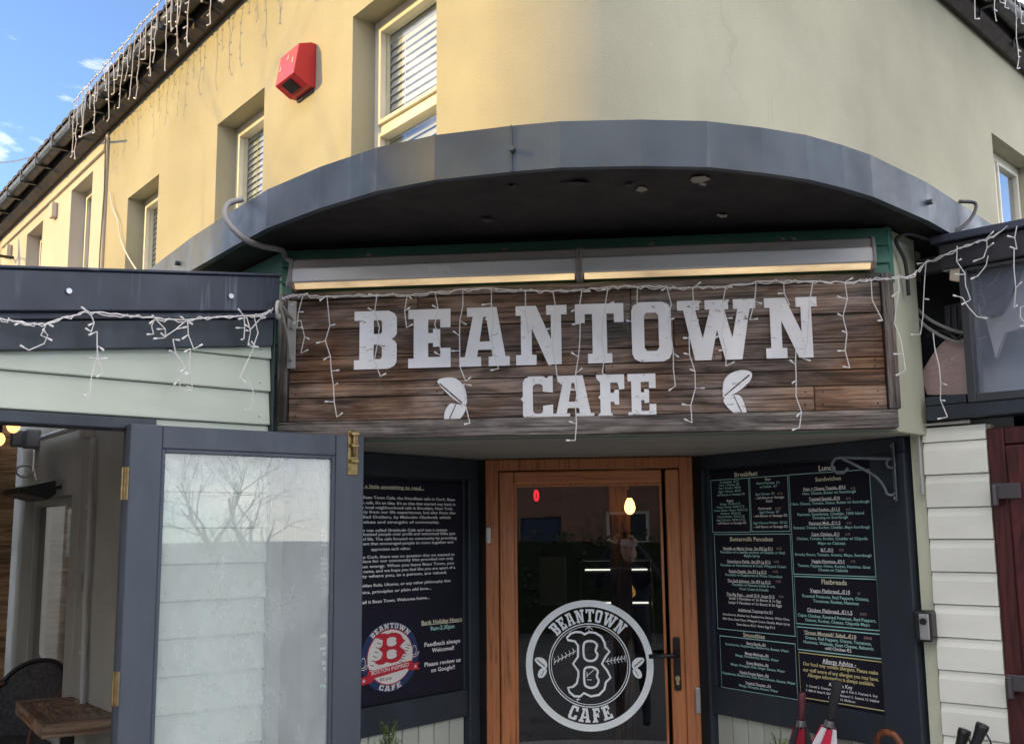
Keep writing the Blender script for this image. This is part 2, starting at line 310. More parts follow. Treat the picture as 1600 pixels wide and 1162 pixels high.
def glass(name, ior=1.5, tint=(1, 1, 1), dirt=0.0, dirtc=(.5, .55, .55), rough=0.0, streaks=False):
    if name in MATS: return MATS[name]
    m = bpy.data.materials.new(name); m.use_nodes = True; n = m.node_tree; n.nodes.clear(); o = N(n, 'ShaderNodeOutputMaterial')
    tr = N(n, 'ShaderNodeBsdfTransparent', Color=(*tint, 1)); gl = N(n, 'ShaderNodeBsdfGlossy', Roughness=rough); gl.inputs['Color'].default_value = (1, 1, 1, 1)
    fr = N(n, 'ShaderNodeFresnel', IOR=ior); ge = N(n, 'ShaderNodeNewGeometry'); bf = N(n, 'ShaderNodeMapRange'); bf.inputs[3].default_value = ior; bf.inputs[4].default_value = 1/ior; n.links.new(ge.outputs['Backfacing'], bf.inputs[0]); n.links.new(bf.outputs[0], fr.inputs['IOR']); mx_ = N(n, 'ShaderNodeMixShader'); n.links.new(fr.outputs[0], mx_.inputs[0]); n.links.new(tr.outputs[0], mx_.inputs[1]); n.links.new(gl.outputs[0], mx_.inputs[2])
    out = mx_.outputs[0]
    if rough == 0:
        zb = noise(n, 1.3, detail=2); q = N(n, 'ShaderNodeBump', Strength=.05, Distance=.02); n.links.new(zb.outputs['Fac'], q.inputs['Height']); n.links.new(q.outputs[0], gl.inputs['Normal'])
    if dirt:
        df = N(n, 'ShaderNodeBsdfDiffuse', Color=(*dirtc, 1)); z = noise(n, 3, (1, 1, .5) if not streaks else (2.2, 2.2, .12), 7, .65, .4)
        r = ramp(n, z.outputs['Fac'], [(.3, g(dirt*.45)), (.75, g(min(1, dirt*1.7)))]); m2 = N(n, 'ShaderNodeMixShader'); n.links.new(r.outputs[0], m2.inputs[0]); n.links.new(out, m2.inputs[1]); n.links.new(df.outputs[0], m2.inputs[2]); out = m2.outputs[0]
    n.links.new(out, o.inputs[0]); MATS[name] = m; return m

# ------------------------------------------------------------------ the place: frames of its walls
KX, KY = .258, 3.572                       # where the two street fronts would meet
LFAC = Frame(KX, KY, -52.5)                # left street front, x runs to the corner (places have x < 0)
RFAC = Frame(KX, KY, 46.5)                 # right street front, x > 0
RAD = .55; HALF = radians(40.5); TAN = RAD/tan(HALF)
CEN = Vector((KX, KY, 0)) + Vector((sin(radians(3)), cos(radians(3)), 0))*(RAD/sin(HALF))
FRT = Frame(-.862, 3.871, -6)              # face of the wooden sign
DOR = Frame(.355, 4.9, -6)                 # entrance door
SPL = Frame(-.18, 4.955, 51)               # left splay of the entrance, x <= 0
SPR = Frame(.89, 4.84, -58)                # right splay, x >= 0
LEA = Frame(-.822, 3.686, 40)                 # end wall of the lean-to, x <= 0
ANX = Frame(1.511, 3.892, -43.5)           # end wall of the right annexe, x >= 0
SIGNW = 2.207
_A = FRT.w(-.012, .056, 0); INW = Frame(_A.x, _A.y, -52.5)   # inner wall of the lean-to, carrying on the porch side, x < 0

def wallpath(s0, u1, off=0.0, n=14):
    out = []
    def nrm(v): return Vector((v.x, v.y))
    nl, nr = -LFAC.Y, -RFAC.Y
    for s in (s0, TAN): q = LFAC.w(-s, 0, 0) + nl*off; out.append((q.copy(), nl.copy()))
    a0 = atan2(nl.y, nl.x); a1 = atan2(nr.y, nr.x)
    if a0 > 0: a0 -= 2*pi
    if a1 > 0: a1 -= 2*pi
    for k in range(1, n):
        a = a0 + (a1-a0)*k/n; d = Vector((cos(a), sin(a), 0)); out.append((CEN + d*(RAD+off), d))
    for u in (TAN, u1): q = RFAC.w(u, 0, 0) + nr*off; out.append((q.copy(), nr.copy()))
    return out
def sweep(path, prof, closed=True):      # prof of (outward, z)
    mb = MB(); n = len(prof)
    for q, d in path: mb.v += [tuple(q + d*o + Vector((0, 0, z))) for o, z in prof]
    for i in range(len(path)-1):
        for k in range(n if closed else n-1): mb.f.append((i*n+k, (i+1)*n+k, (i+1)*n+(k+1) % n, i*n+(k+1) % n))
    if closed: mb.f.append(tuple(range(n))); mb.f.append(tuple(range(len(path)*n-1, (len(path)-1)*n-1, -1)))
    return mb
def reframe(mb, dst, src=None):
    o = MB(); o.f = list(mb.f)
    for v in mb.v:
        P = src.w(*v) if src else Vector(v)
        o.v.append(tuple(dst.local(P)))
    return o
def wall_grid(mb, u0, u1, z0, z1, holes, reveal=.18):
    us = sorted({u0, u1, *[h[0] for h in holes], *[h[1] for h in holes]}); zs = sorted({z0, z1, *[h[2] for h in holes], *[h[3] for h in holes]})
    us = [u for u in us if u0 <= u <= u1]; zs = [z for z in zs if z0 <= z <= z1]
    for i in range(len(us)-1):
        for j in range(len(zs)-1):
            cu, cz = (us[i]+us[i+1])/2, (zs[j]+zs[j+1])/2
            if any(h[0] < cu < h[1] and h[2] < cz < h[3] for h in holes): continue
            mb.quad((us[i], 0, zs[j]), (us[i+1], 0, zs[j]), (us[i+1], 0, zs[j+1]), (us[i], 0, zs[j+1]))
    for a, b, c, d in holes:
        mb.quad((a, 0, c), (a, 0, d), (a, reveal, d), (a, reveal, c)); mb.quad((b, 0, c), (b, reveal, c), (b, reveal, d), (b, 0, d))
        mb.quad((a, 0, d), (b, 0, d), (b, reveal, d), (a, reveal, d)); mb.quad((a, 0, c), (a, reveal, c), (b, reveal, c), (b, 0, c))
    return mb

# materials of the setting
M_REND = paint('render_cream', (.44, .415, .305), .82, 1.10, .9, .85, bump=.6, bscale=110, streak=((.40, .37, .29), .60), spec=.2, spots=((.54, .51, .42), .72, 5), cracks=(.36, .33, .26))
M_REND2 = paint('render_pale', (.64, .59, .51), .86, 1.05, 1.0, .85, bump=.3, bscale=160, spec=.2)
M_RENDR = paint('render_return', (.55, .56, .42), .82, 1.06, 2.0, .8, bump=.5, bscale=70, spec=.2, spots=((.38, .36, .28), .70, 9))
M_UPVC = plain('upvc_cream', (.74, .70, .58), .35)
M_BLIND = plain('blind_white', (.80, .80, .80), .5)
M_WGLASS = glass('window_glass', 1.55, (.90, .93, .95))
M_DGLASS = glass('door_glass', 1.7, (.86, .88, .88))
M_SLATE = paint('slate_blue_sheet', (.046, .062, .080), .55, 1.5, 2.2, .50, streak=((.15, .175, .20), .60), bump=.2, bscale=9, spots=((.30, .31, .32), .715, 6))
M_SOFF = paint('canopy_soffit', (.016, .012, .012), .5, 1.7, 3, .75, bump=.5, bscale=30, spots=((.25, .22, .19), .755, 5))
M_PARA = paint('parapet_dark', (.028, .035, .055), .75, 1.2, 2, .45, streak=((.17, .20, .25), .57), bump=.1, bscale=25)
M_DARK = paint('dark_joinery', (.024, .033, .044), .75, 1.25, 4, .5, spots=((.20, .19, .17), .76, 26), bump=.25, bscale=50, stretch=(1, 1, .5))
M_DOORP = paint('door_grey', (.058, .070, .090), .8, 1.2, 4, .5, spots=((.45, .46, .46), .735, 20), bump=.25, bscale=50, stretch=(1, 1, .4))
M_BOARD = paint('board_sage', (.52, .57, .48), .86, 1.06, 3, .6, spots=((.36, .38, .33), .79, 22), bump=.35, bscale=30, vary=.05, stretch=(.25, 1, 1))
M_CREAMB = paint('board_cream', (.83, .83, .73), .86, 1.05, 4, .55, spots=((.42, .42, .36), .80, 22), bump=.3, bscale=30, vary=.05, stretch=(.3, 1, 1))
M_DADO = paint('dado_sage', (.50, .53, .45), .8, 1.08, 4, .6, bump=.3, bscale=30, vary=.06, stretch=(1, 1, .3))
M_GREEN = paint('frieze_green', (.055, .17, .125), .7, 1.3, 4, .5, spots=((.14, .2, .16), .74, 14), bump=.3, bscale=40, stretch=(.3, 1, 1))
M_GUTT = paint('gutter_black', (.022, .022, .025), .7, 1.6, 6, .45, bump=.2, bscale=40, spots=((.10, .09, .08), .72, 14))
M_FASC = paint('eaves_brown', (.035, .026, .022), .7, 1.5, 6, .6, bump=.3)
M_TILE = paint('roof_tile', (.045, .042, .042), .6, 1.5, 9, .8, bump=.6, bscale=40)
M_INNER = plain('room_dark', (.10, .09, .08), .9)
M_ASPH = paint('asphalt', (.07, .07, .072), .7, 1.4, 2, .85, bump=.6, bscale=300)
M_PAVE = paint('paving', (.36, .35, .33), .75, 1.15, 1.3, .85, bump=.4, bscale=150)
M_IRON = paint('wrought_iron', (.045, .055, .065), .6, 1.6, 20, .5, bump=.3, bscale=90)
M_ALU = paint('aluminium', (.50, .50, .50), .7, 1.2, 3, .42, metallic=.15, spots=((.12, .10, .09), .68, 20), bump=.1, stretch=(.4, 1, 1))

# ground
mb = MB(); mb.quad((-300, -300, -.12), (300, -300, -.12), (300, 300, -.12), (-300, 300, -.12)); struct('road', mb, M_ASPH)
pth = wallpath(40, 40, 3.6, 10); pin = wallpath(40, 40, -3.0, 10)
mb = MB(); n_ = len(pth)
for (q, d) in pth: mb.v += [tuple(q), (q.x, q.y, -.116)]
base = len(mb.v)
mb.v.append((KX + .3, KY + 20, 0)); mb.f.append(tuple(range(0, 2*n_, 2)) + (base,))
for i in range(n_-1): mb.f.append((2*i, 2*i+1, 2*i+3, 2*i+2))
struct('pavement', mb, M_PAVE)

# ---------------- cafe building
WZ0, WZ1 = 2.845, 5.06
win_l = [(-1.690, -.938, 3.16, 4.315), (-3.417, -2.722, 3.16, 4.315), (-5.150, -4.470, 3.16, 4.295)]
win_r = [(4.235, 5.12, 3.16, 4.352)]
cafe = thing('cafe_building', 'cream rendered two storey corner building with rounded corner and blind-covered windows', 'building', LFAC)
mb = wall_grid(MB(), -5.69, -TAN, WZ0, WZ1, win_l); wall_grid(mb, -5.69, -1.35, 0, WZ0, [])
part('wall', mb, M_REND, cafe, label='sunlit left street wall')
mb = MB(); pth = wallpath(TAN+.001, TAN+.001, 0, 16)
for q, d in pth[1:-1]: mb.v += [(q.x, q.y, WZ0), (q.x, q.y, WZ1)]
for i in range(len(pth)-3): mb.f.append((2*i, 2*i+2, 2*i+3, 2*i+1))
part('corner_wall', reframe(mb, LFAC), M_REND, cafe, smooth=True)
mb = wall_grid(MB(), TAN, 9.5, WZ0, WZ1, win_r); wall_grid(mb, 1.28, 9.5, 0, WZ0, [])
part('wall', reframe(mb, LFAC, RFAC), M_REND, cafe, label='shaded right street wall')
def window(root, hole, fr, transom=None, mull=None, blinds=True, rev=.18, slat_top=None):
    a, b, c, d = hole; y = rev-.055; w = .055
    def P(nm, m, mt, par, bev=0): return part(nm, reframe(m, LFAC, fr) if fr is not LFAC else m, mt, par, bev)
    m = MB(); m.box(a, a+w, y, y+.06, c, d); m.box(b-w, b, y, y+.06, c, d); m.box(a+w, b-w, y, y+.06, d-w, d); m.box(a+w, b-w, y, y+.06, c, c+w)
    if transom: m.box(a+w, b-w, y, y+.06, transom-.020, transom+.020)
    if mull: m.box(mull-.03, mull+.03, y, y+.06, c+w, d-w)
    o = P('window', m, M_UPVC, root, .006)
    cells = [(a+w, b-w, c+w, (transom-.020) if transom else d-w)]
    if transom: cells.append((a+w, b-w, transom+.020, d-w))
    if mull: cells = [(a+w, mull-.03, c+w, d-w), (mull+.03, b-w, c+w, d-w)]
    for e, f_, g_, h in cells:
        s = MB(); t = .026
        s.box(e+.002, e+t, y-.014, y+.045, g_+.002, h-.002); s.box(f_-t, f_-.002, y-.014, y+.045, g_+.002, h-.002); s.box(e+t, f_-t, y-.014, y+.045, h-t, h-.002); s.box(e+t, f_-t, y-.014, y+.045, g_+.002, g_+t)
        P('sash', s, M_UPVC, o, .005)
        s = MB(); s.box(e+t, f_-t, y+.018, y+.024, g_+t, h-t); P('pane', s, M_WGLASS, o)
    s = MB(); s.box(a, b, -.03, y-.002, c-.04, c); P('sill', s, M_REND2, o, .006)
    if blinds:
        z = (slat_top or d-.06)
        s = MB(); s.box(a+.05, b-.05, y+.060, y+.095, z, z+.035); P('blind_rail', s, M_BLIND, o)
        z -= .02
        while z > c+.05:
            s = MB(); yy = y+.060; s.hexa([(a+.06, yy, z-.019), (b-.06, yy, z-.019), (b-.06, yy+.013, z+.017), (a+.06, yy+.013, z+.017), (a+.06, yy-.002, z-.017), (b-.06, yy-.002, z-.017), (b-.06, yy+.011, z+.019), (a+.06, yy+.011, z+.019)])
            P('slat', s, M_BLIND, o); z -= .040
        for x in (a+.2, b-.2):
            s = MB(); s.tube([(x, y+.057, c+.05), (x, y+.057, (slat_top or d-.06))], .0018, 4); P('blind_cord', s, M_BLIND, o)
    s = MB(); s.box(a-.1, b+.1, rev+.5, rev+.52, c-.2, d+.2); P('room_back', s, M_INNER, o)
    s = MB(); s.box(a-.1, b+.1, rev+.01, rev+.5, d+.2, d+.22); P('room_ceiling', s, M_INNER, o)
    return o
window(cafe, win_l[0], LFAC, transom=3.735, slat_top=4.205)
window(cafe, win_l[1], LFAC, transom=3.55)
window(cafe, win_l[2], LFAC, transom=3.55)
window(cafe, win_r[0], RFAC, mull=4.62, blinds=False)
# eaves, gutter, roof
pth = wallpath(5.69, 9.5, 0, 14)
part('eaves_board', reframe(sweep(pth, [(.003, 5.0), (.045, 4.985), (.10, 5.03), (.10, 5.13), (.003, 5.13)]), LFAC), M_FASC, cafe)
gp = [(.11+.065-.065*cos(a), 5.135-.068*sin(a)) for a in [pi*k/8 for k in range(9)]]; gp += [(x*.9+.0175, z+.008) for x, z in reversed(gp)]
gut = part('gutter', reframe(sweep(pth, gp), LFAC), M_GUTT, cafe)
for k in range(34):
    if k < 20: fr, u = LFAC, -5.5+k*.27
    else: fr, u = RFAC, .9+(k-20)*.6
    if fr is LFAC and u > -TAN: continue
    m = MB(); m.box(u-.014, u+.014, -.25, -.095, 5.055, 5.07); m.box(u-.014, u+.014, -.25, -.243, 5.07, 5.15); m.box(u-.014, u+.014, -.107, -.094, 5.0, 5.13)
    part('gutter_bracket', reframe(m, LFAC, fr) if fr is not LFAC else m, M_GUTT, gut)
rp_ = sweep(pth, [(.22, 5.165), (.22, 5.19), (-3.2, 7.3), (-3.2, 7.2), (0, 5.16)])
part('roof', reframe(rp_, LFAC), M_TILE, cafe)
for k in range(26):
    u = -5.6+k*.195
    if u > -TAN-.1: break
    m = MB(); m.prism_y([(u+.085*cos(pi*j/6)+.09, 5.175+.035*sin(pi*j/6)) for j in range(7)], -.235, .3)
    mm = MB(); mm.f = m.f; mm.v = [(x, y, z+(y+.235)*.62) for x, y, z in m.v]; part('roof_tile', mm, M_TILE, cafe)
for k in range(30):
    u = TAN+.1+k*.195
    m = MB(); m.prism_y([(u+.085*cos(pi*j/6)+.09, 5.175+.035*sin(pi*j/6)) for j in range(7)], -.235, .3)
    mm = MB(); mm.f = m.f; mm.v = [(x, y, z+(y+.235)*.62) for x, y, z in m.v]; part('roof_tile', reframe(mm, LFAC, RFAC), M_TILE, cafe)

# ---------------- neighbours up the left street
def terrace(u0, u1, mat, label, wins, rail=True, alen=0):
    h = thing('terraced_house', label, 'house', LFAC, group='houses up the left street')
    m = wall_grid(MB(), u1, u0, 0, 5.06, wins); part('wall', m, mat, h)
    m = MB(); m.quad((u1, 0, 0), (u1, 7, 0), (u1, 7, 5.06), (u1, 0, 5.06)); part('party_wall', m, mat, h)
    for q in wins: window(h, q, LFAC, transom=(q[2]+q[3])/2-.1, blinds=False)
    m = MB(); m.prism_x([(-.003, 5.0), (-.05, 4.985), (-.10, 5.03), (-.10, 5.13), (-.003, 5.13)], u1, u0-.002); part('eaves_board', m, M_FASC, h)
    m = MB(); m.prism_x([(-o, z) for o, z in gp], u1, u0-.002); gt = part('gutter', m, M_GUTT, h)
    k = u1+.2
    while k < u0:
        m = MB(); m.box(k-.014, k+.014, -.25, -.095, 5.05, 5.07); m.box(k-.014, k+.014, -.25, -.243, 5.07, 5.16); part('gutter_bracket', m, M_GUTT, gt); k += .55
    m = MB(); m.prism_x([(-.22, 5.165), (-.22, 5.19), (3.2, 7.3), (6.6, 5.19), (6.6, 5.16)], u1, u0-.002); part('roof', m, M_TILE, h)
    k = u1+.05
    while k < u0-.2:
        m = MB(); m.prism_y([(k+.085*cos(pi*j/6)+.09, 5.175+.035*sin(pi*j/6)) for j in range(7)], -.235, .3)
        mm = MB(); mm.f = m.f; mm.v = [(x, y, z+(y+.235)*.62) for x, y, z in m.v]; part('roof_tile', mm, M_TILE, h); k += .195
    return h
h1 = terrace(-5.692, -9.45, M_REND2, 'pale cream terraced house next to the yellow corner wall', [(-6.757, -6.117, 3.3, 4.79), (-8.33, -7.71, 3.3, 4.76)])
m = MB(); m.box(-5.75, -5.695, -.018, 0, 0, 5.0); m.box(-9.40, -5.76, -.025, 0, 4.86, 4.90); part('wall_trim', m, M_REND2, h1, .004)
for u in (-7.25, -9.0):
    m = MB(); m.box(u-.05, u+.05, -.05, -.002, 4.66, 4.80); part('wall_vent', m, M_REND2, h1, .008)
terrace(-9.452, -14.5, M_REND, 'yellow terraced house farthest up the left street', [(-11, -10.3, 3.3, 4.7), (-13, -12.3, 3.3, 4.7)])
# satellite dish on the far house
du, dz = LFAC.uz(22, 388)
sd = thing('satellite_dish', 'small grey satellite dish on the far house wall above the dark parapet', 'satellite dish', loc=LFAC.w(du, 0, dz))
m = MB(); X0 = -LFAC.Y
pts = []
for i in range(6):
    r = .20*i/5
    for k in range(16): pts.append((r*cos(2*pi*k/16), r*sin(2*pi*k/16), r*r*1.1))
R0 = Vector((.35, -.85, .25)).to_track_quat('Z', 'Y').to_matrix()
vs = [tuple(R0 @ Vector(p) + X0*.35) for p in pts]; fs = [(i*16+k, i*16+(k+1) % 16, (i+1)*16+(k+1) % 16, (i+1)*16+k) for i in range(5) for k in range(16)]
m.add(vs, fs); part('dish', m, plain('dish_grey', (.42, .42, .44), .5), sd, smooth=True)
m = MB(); m.tube([(0, 0, -.1), tuple(X0*.2+Vector((0, 0, -.1))), tuple(X0*.34)], .016, 8); m.tube([tuple(X0*.34), tuple(X0*.34+R0 @ Vector((0, -.15, .28)))], .010, 6); part('mount', m, M_GUTT, sd)
# vent pipe and wires
m = MB(); pts = [LFAC.w(-5.70, -.03, 4.95), LFAC.w(-5.695, -.022, 4.5), LFAC.w(-5.70, -.03, 4.0), LFAC.w(-5.70, -.024, 2.6)]
m.tube(pts, .006, 5); single('wall_cable', m, plain('cable_grey', (.16, .15, .14), .6), 'thin dark cable running down the joint between yellow and pale walls', 'cable')
m = MB(); q = [LFAC.p(x, y, -.02) for x, y in ((172, 300), (176, 325), (184, 345), (188, 372), (198, 397), (212, 420), (214, 424))]
m.tube([LFAC.w(*p) for p in bez(q, 5)], .006, 5); single('loose_cable', m, plain('cable_white', (.75, .72, .66), .5), 'loose white cable dangling on the yellow wall beside its left edge', 'cable')
m = MB(); a = CAMP + ray(-60, 222)*22; b = LFAC.w(LFAC.uz(150, 203, -.2)[0], -.2, LFAC.uz(150, 203, -.2)[1])
m.tube([a.lerp(b, k/12) - Vector((0, 0, .35*sin(pi*k/12))) for k in range(13)], .010, 5); single('overhead_wire', m, M_GUTT, 'overhead wire crossing the blue sky to the left gutter', 'wire')

# ---------------- canopy
can = thing('canopy', 'slate blue curved canopy wrapping the corner above the wooden sign', 'canopy', loc=(0, 0, 0))
outer = [(-1.70, 4.78), (-1.305, 4.195), (-1.03, 3.825), (-.86, 3.605), (-.63, 3.375), (-.42, 3.205), (-.23, 3.105), (.01, 3.035), (.15, 3.005), (.39, 2.998), (.59, 3.015), (.765, 3.07), (.92, 3.135), (1.06, 3.225), (1.18, 3.315), (1.47, 3.595), (1.96, 4.15)]
outer = [(-1.70-.609*1.3, 4.78+.793*1.3)] + outer + [(1.96+.688*2.2, 4.15+.725*2.2)]
nr = []
for i in range(len(outer)):
    a = outer[max(i-1, 0)]; b = outer[min(i+1, len(outer)-1)]; dx, dy = b[0]-a[0], b[1]-a[1]; l = hypot(dx, dy); nr.append((-dy/l, dx/l))   # inward
ZB, ZT = 2.847, 2.992
inner = []
for (x, y), (nx, ny) in zip(outer, nr): inner.append((x+nx*.86, y+ny*.86))
# keep inner edge behind the wall line
m = MB(); n_ = len(outer); th = .022
for (x, y), (nx, ny) in zip(outer, nr): m.v += [(x-nx*.004, y-ny*.004, ZB), (x, y, ZT), (x+nx*th, y+ny*th, ZT+.006), (x+nx*th, y+ny*th, ZB)]
for i in range(n_-1):
    for k in range(4): m.f.append((i*4+k, (i+1)*4+k, (i+1)*4+(k+1) % 4, i*4+(k+1) % 4))
part('fascia', m, M_SLATE, can)
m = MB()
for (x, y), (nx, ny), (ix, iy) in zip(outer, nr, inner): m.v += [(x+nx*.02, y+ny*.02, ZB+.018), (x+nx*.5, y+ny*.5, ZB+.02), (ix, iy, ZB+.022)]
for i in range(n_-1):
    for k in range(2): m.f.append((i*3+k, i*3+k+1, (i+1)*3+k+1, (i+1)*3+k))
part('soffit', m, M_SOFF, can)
m = MB()
for (x, y), (nx, ny), (ix, iy) in zip(outer, nr, inner): m.v += [(x+nx*.015, y+ny*.015, ZT+.004), (x+nx*.93, y+ny*.93, ZT+.05)]
for i in range(n_-1): m.f.append((2*i, 2*i+1, 2*i+3, 2*i+2))
part('roof_sheet', m, M_SLATE, can)
m = MB(); m2 = MB()
for px, py in ((797, 225), (283, 410), (1467, 316)):
    P = on_level(px, py, 2.92) ; best = min(range(len(outer)-1), key=lambda i: min((Vector(outer[i]).lerp(Vector(outer[i+1]), t)-Vector((P.x, P.y))).length for t in (.25, .5, .75)))
    a, b = Vector(outer[best]), Vector(outer[best+1]); t = max(0, min(1, (Vector((P.x, P.y))-a).dot(b-a)/(b-a).length_squared)); q = a.lerp(b, t); nx, ny = nr[best]
    mm = MB(); mm.tube([(q.x-nx*.002, q.y-ny*.002, 2.915), (q.x-nx*.022, q.y-ny*.022, 2.915)], .010, 6); part('bolt', mm, M_IRON, can)
q = Vector((.005, 3.037)); mm = MB(); mm.box(.003, .0065, 3.028, 3.034, ZB, ZT); part('sheet_seam', mm, M_IRON, can)
# peeled paint flakes on the soffit
random.seed(4)
for px, py in ((1005, 292), (1090, 277), (985, 287), (1098, 284), (800, 290), (880, 285), (760, 340), (905, 285), (1130, 335)):
    P = on_level(px, py, ZB+.017); mm = MB(); r = random.uniform(.018, .045)
    pl = [(P.x+r*random.uniform(.5, 1.2)*cos(2*pi*k/7), P.y+.8*r*random.uniform(.5, 1.2)*sin(2*pi*k/7)) for k in range(7)]
    mm.v = [(x, y, ZB+.0165-random.uniform(0, .012)) for x, y in pl]; mm.v.append((P.x, P.y, ZB+.008)); mm.f = [(k, (k+1) % 7, 7) for k in range(7)]
    part('paint_flake', mm, plain('flake_grey' if py < 285 or px > 1000 else 'flake_dark', (.30, .27, .23) if py < 285 or px > 1000 else (.05, .045, .045), .9), can)
# hose-like cables over the canopy edge
def cable(name, pts, r, mat, label, n=6): 
    m = MB(); m.tube(bez(pts, 6), r, n); return single(name, m, mat, label, 'cable', smooth=True)
M_CABG = plain('cable_worn_grey', (.30, .29, .28), .6); M_CABK = plain('cable_black', (.03, .03, .03), .5); M_CABW = plain('cable_offwhite', (.62, .60, .54), .5)
def fas(px, py, z, off):      # a point just outside the fascia
    P = on_level(px, py, z); return P
pts = [on_level(380, 311, 3.0), on_level(371, 322, 2.97)+Vector((-.03, -.02, 0)), on_level(369, 345, 2.90)+Vector((-.03, -.02, 0)), on_level(380, 372, 2.83), on_level(408, 384, 2.825), on_level(440, 391, 2.835), FRT.w(FRT.uz(447, 403, .04)[0], .04, FRT.uz(447, 403, .04)[1]), FRT.w(FRT.uz(456, 420, .0)[0], .0, 2.79), FRT.w(FRT.uz(450, 445, 0)[0], 0, 2.70)]
cable('conduit_cable', pts, .011, M_CABG, 'flexible grey cable looped over the left end of the canopy')
pts = [on_level(1499, 315, 3.0), on_level(1519, 322, 3.0)+Vector((0, -.03, 0)), on_level(1517, 342, 2.93), on_level(1490, 364, 2.86), on_level(1460, 376, 2.84), on_level(1420, 366, 2.835), on_level(1400, 376, 2.81), FRT.w(2.30, .12, 2.74), FRT.w(2.31, .14, 2.62)]
cable('loop_cable', pts, .007, M_CABK, 'thin black cable looped over the right end of the canopy')

# red alarm box
au, az = LFAC.uz(463, 106, -.06)
al = thing('alarm_box', 'red burglar alarm box on the yellow wall between two windows', 'alarm box', loc=LFAC.w(au, 0, az))
al.rotation_euler = (0, 0, LFAC.rot)
m = MB(); m.prism_x([(0, -.135), (-.045, -.135), (-.13, -.085), (-.10, .085), (-.03, .11), (0, .11)], -.11, .11)
part('cover', m, paint('alarm_red', (.52, .025, .035), .85, 1.1, 4, .4, spots=((.7, .45, .45), .74, 12)), al, .006)
m = MB(); m.hexa([(-.05, -.062, -.132), (.05, -.062, -.132), (.05, -.12, -.096), (-.05, -.12, -.096), (-.05, -.052, -.126), (.05, -.052, -.126), (.05, -.11, -.088), (-.05, -.11, -.088)]); part('strobe_lens', m, plain('lens_black', (.02, .02, .03), .2), al)
m = MB(); m.box(-.09, .09, -.012, 0, -.152, -.136); part('back_plate', m, M_IRON, al)
m = MB()
for x, z in ((-.075, .02), (.07, .02), (0, .06)):
    m = MB(); m.quad((x-.012, 0, z-.03), (x+.012, 0, z-.03), (x+.004, 0, z), (x-.004, 0, z))
    mm = MB(); mm.f = m.f; mm.v = [(x, -(.13+(z+.085)*(-.03/.17))-.0015, z) for x, y, z in m.v]; part('mark', mm, plain('faded_white', (.42, .40, .38)), al)

# ------------------------------------------------------------------ entrance porch
por = thing('entrance_porch', 'dark framed recessed cafe entrance with sage boards and brown glazed door', 'porch', FRT)
def inP(fr, m): return reframe(m, FRT, fr)
for k in range(3):
    z0 = 2.652+k*.068; m = MB(); m.prism_x([(.050, z0), (.044, z0+.004), (.052, z0+.066), (.07, z0+.066), (.07, z0)], -.015, SIGNW+.02); part('frieze_board', m, M_GREEN, por, .002)
m = MB(); m.box(-.012, SIGNW+.012, .071, .10, 2.12, 2.858); part('frieze_backing', m, M_GREEN, por)
# returns running back along both streets
A = FRT.w(-.012, .056, 0); B = FRT.w(SIGNW+.012, .056, 0)
fl = Frame(A.x, A.y, -52.5); fr_ = Frame(B.x, B.y, 46.5)
for k in range(6):
    z0 = 2.13+k*.121; m = MB(); m.prism_x([(0, z0), (-.006, z0+.004), (0, z0+.119), (.03, z0+.119), (.03, z0)], -.75, -.002); part('return_board', inP(fl, m), M_GREEN, por)
m = MB(); m.box(.0, .25, 0, .03, 2.119, 2.855); part('return_panel', inP(fr_, m), M_RENDR, por)
m = MB(); m.box(.251, 1.7, .10, .12, 2.0, 2.855); part('return_panel', inP(fr_, m), plain('gap_shade_black', (.008, .008, .009), .8), por)  # black sheet whose colour stands in for the shade inside the gap
m = MB(); m.box(-.002, .03, -.012, .04, 2.655, 2.856); part('corner_trim', inP(fr_, m), M_GREEN, por)
# soffit of the recess
pl = [FRT.w(-.01, .05, 0), FRT.w(SIGNW+.01, .05, 0), SPR.w(1.07, .03, 0), SPR.w(0, .05, 0), DOR.w(.5, .06, 0), DOR.w(-.5, .06, 0), SPL.w(0, .05, 0), SPL.w(-1.02, .03, 0)]
m = MB(); m.prism_z([(p.x, p.y) for p in pl], 2.122, 2.15); part('recess_soffit', reframe(m, FRT), paint('soffit_grey', (.34, .33, .29), .8, 1.1, 3, .6, bump=.2, stretch=(.2, 1, 1)), por)
# splayed sides: backing, posts, rails, dado boards
def splay(fr, u0, u1, b0, b1, zt, zb):
    m = MB(); m.box(u0, u1, .045, .075, 0, 2.121); part('side_panel', inP(fr, m), M_DARK, por)
    m = MB(); m.box(u0, u1, -.004, .045, zt, 2.120); part('rail', inP(fr, m), M_DARK, por, .004)
    m = MB(); m.box(b0, b1, .002, .045, zb-.115, zb); part('rail', inP(fr, m), M_DARK, por, .004)
    for a, b in ((u0, b0), (b1, u1)):
        m = MB(); m.box(a, b, -.010, .046, .0, zt); part('post', inP(fr, m), M_DARK, por, .005)
    n = max(1, round((b1-b0)/.098)); w = (b1-b0)/n
    for k in range(n):
        m = MB(); m.box(b0+k*w+.003, b0+(k+1)*w-.003, .024, .044, .06, zb-.117); part('dado_board', inP(fr, m), M_DADO, por, .004)
SRb0, SRb1 = SPR.uz(1106, 900)[0], SPR.uz(1371, 900)[0]
SRu1 = SPR.uz(1427, 900)[0]
SLb1 = SPL.uz(731, 900)[0]
zRt, zRb = 2.062, 1.095
splay(SPR, -.045, SRu1, SRb0, SRb1, zRt, zRb)
splay(SPL, -1.02, .02, -.93, SLb1, 2.025, 1.085)
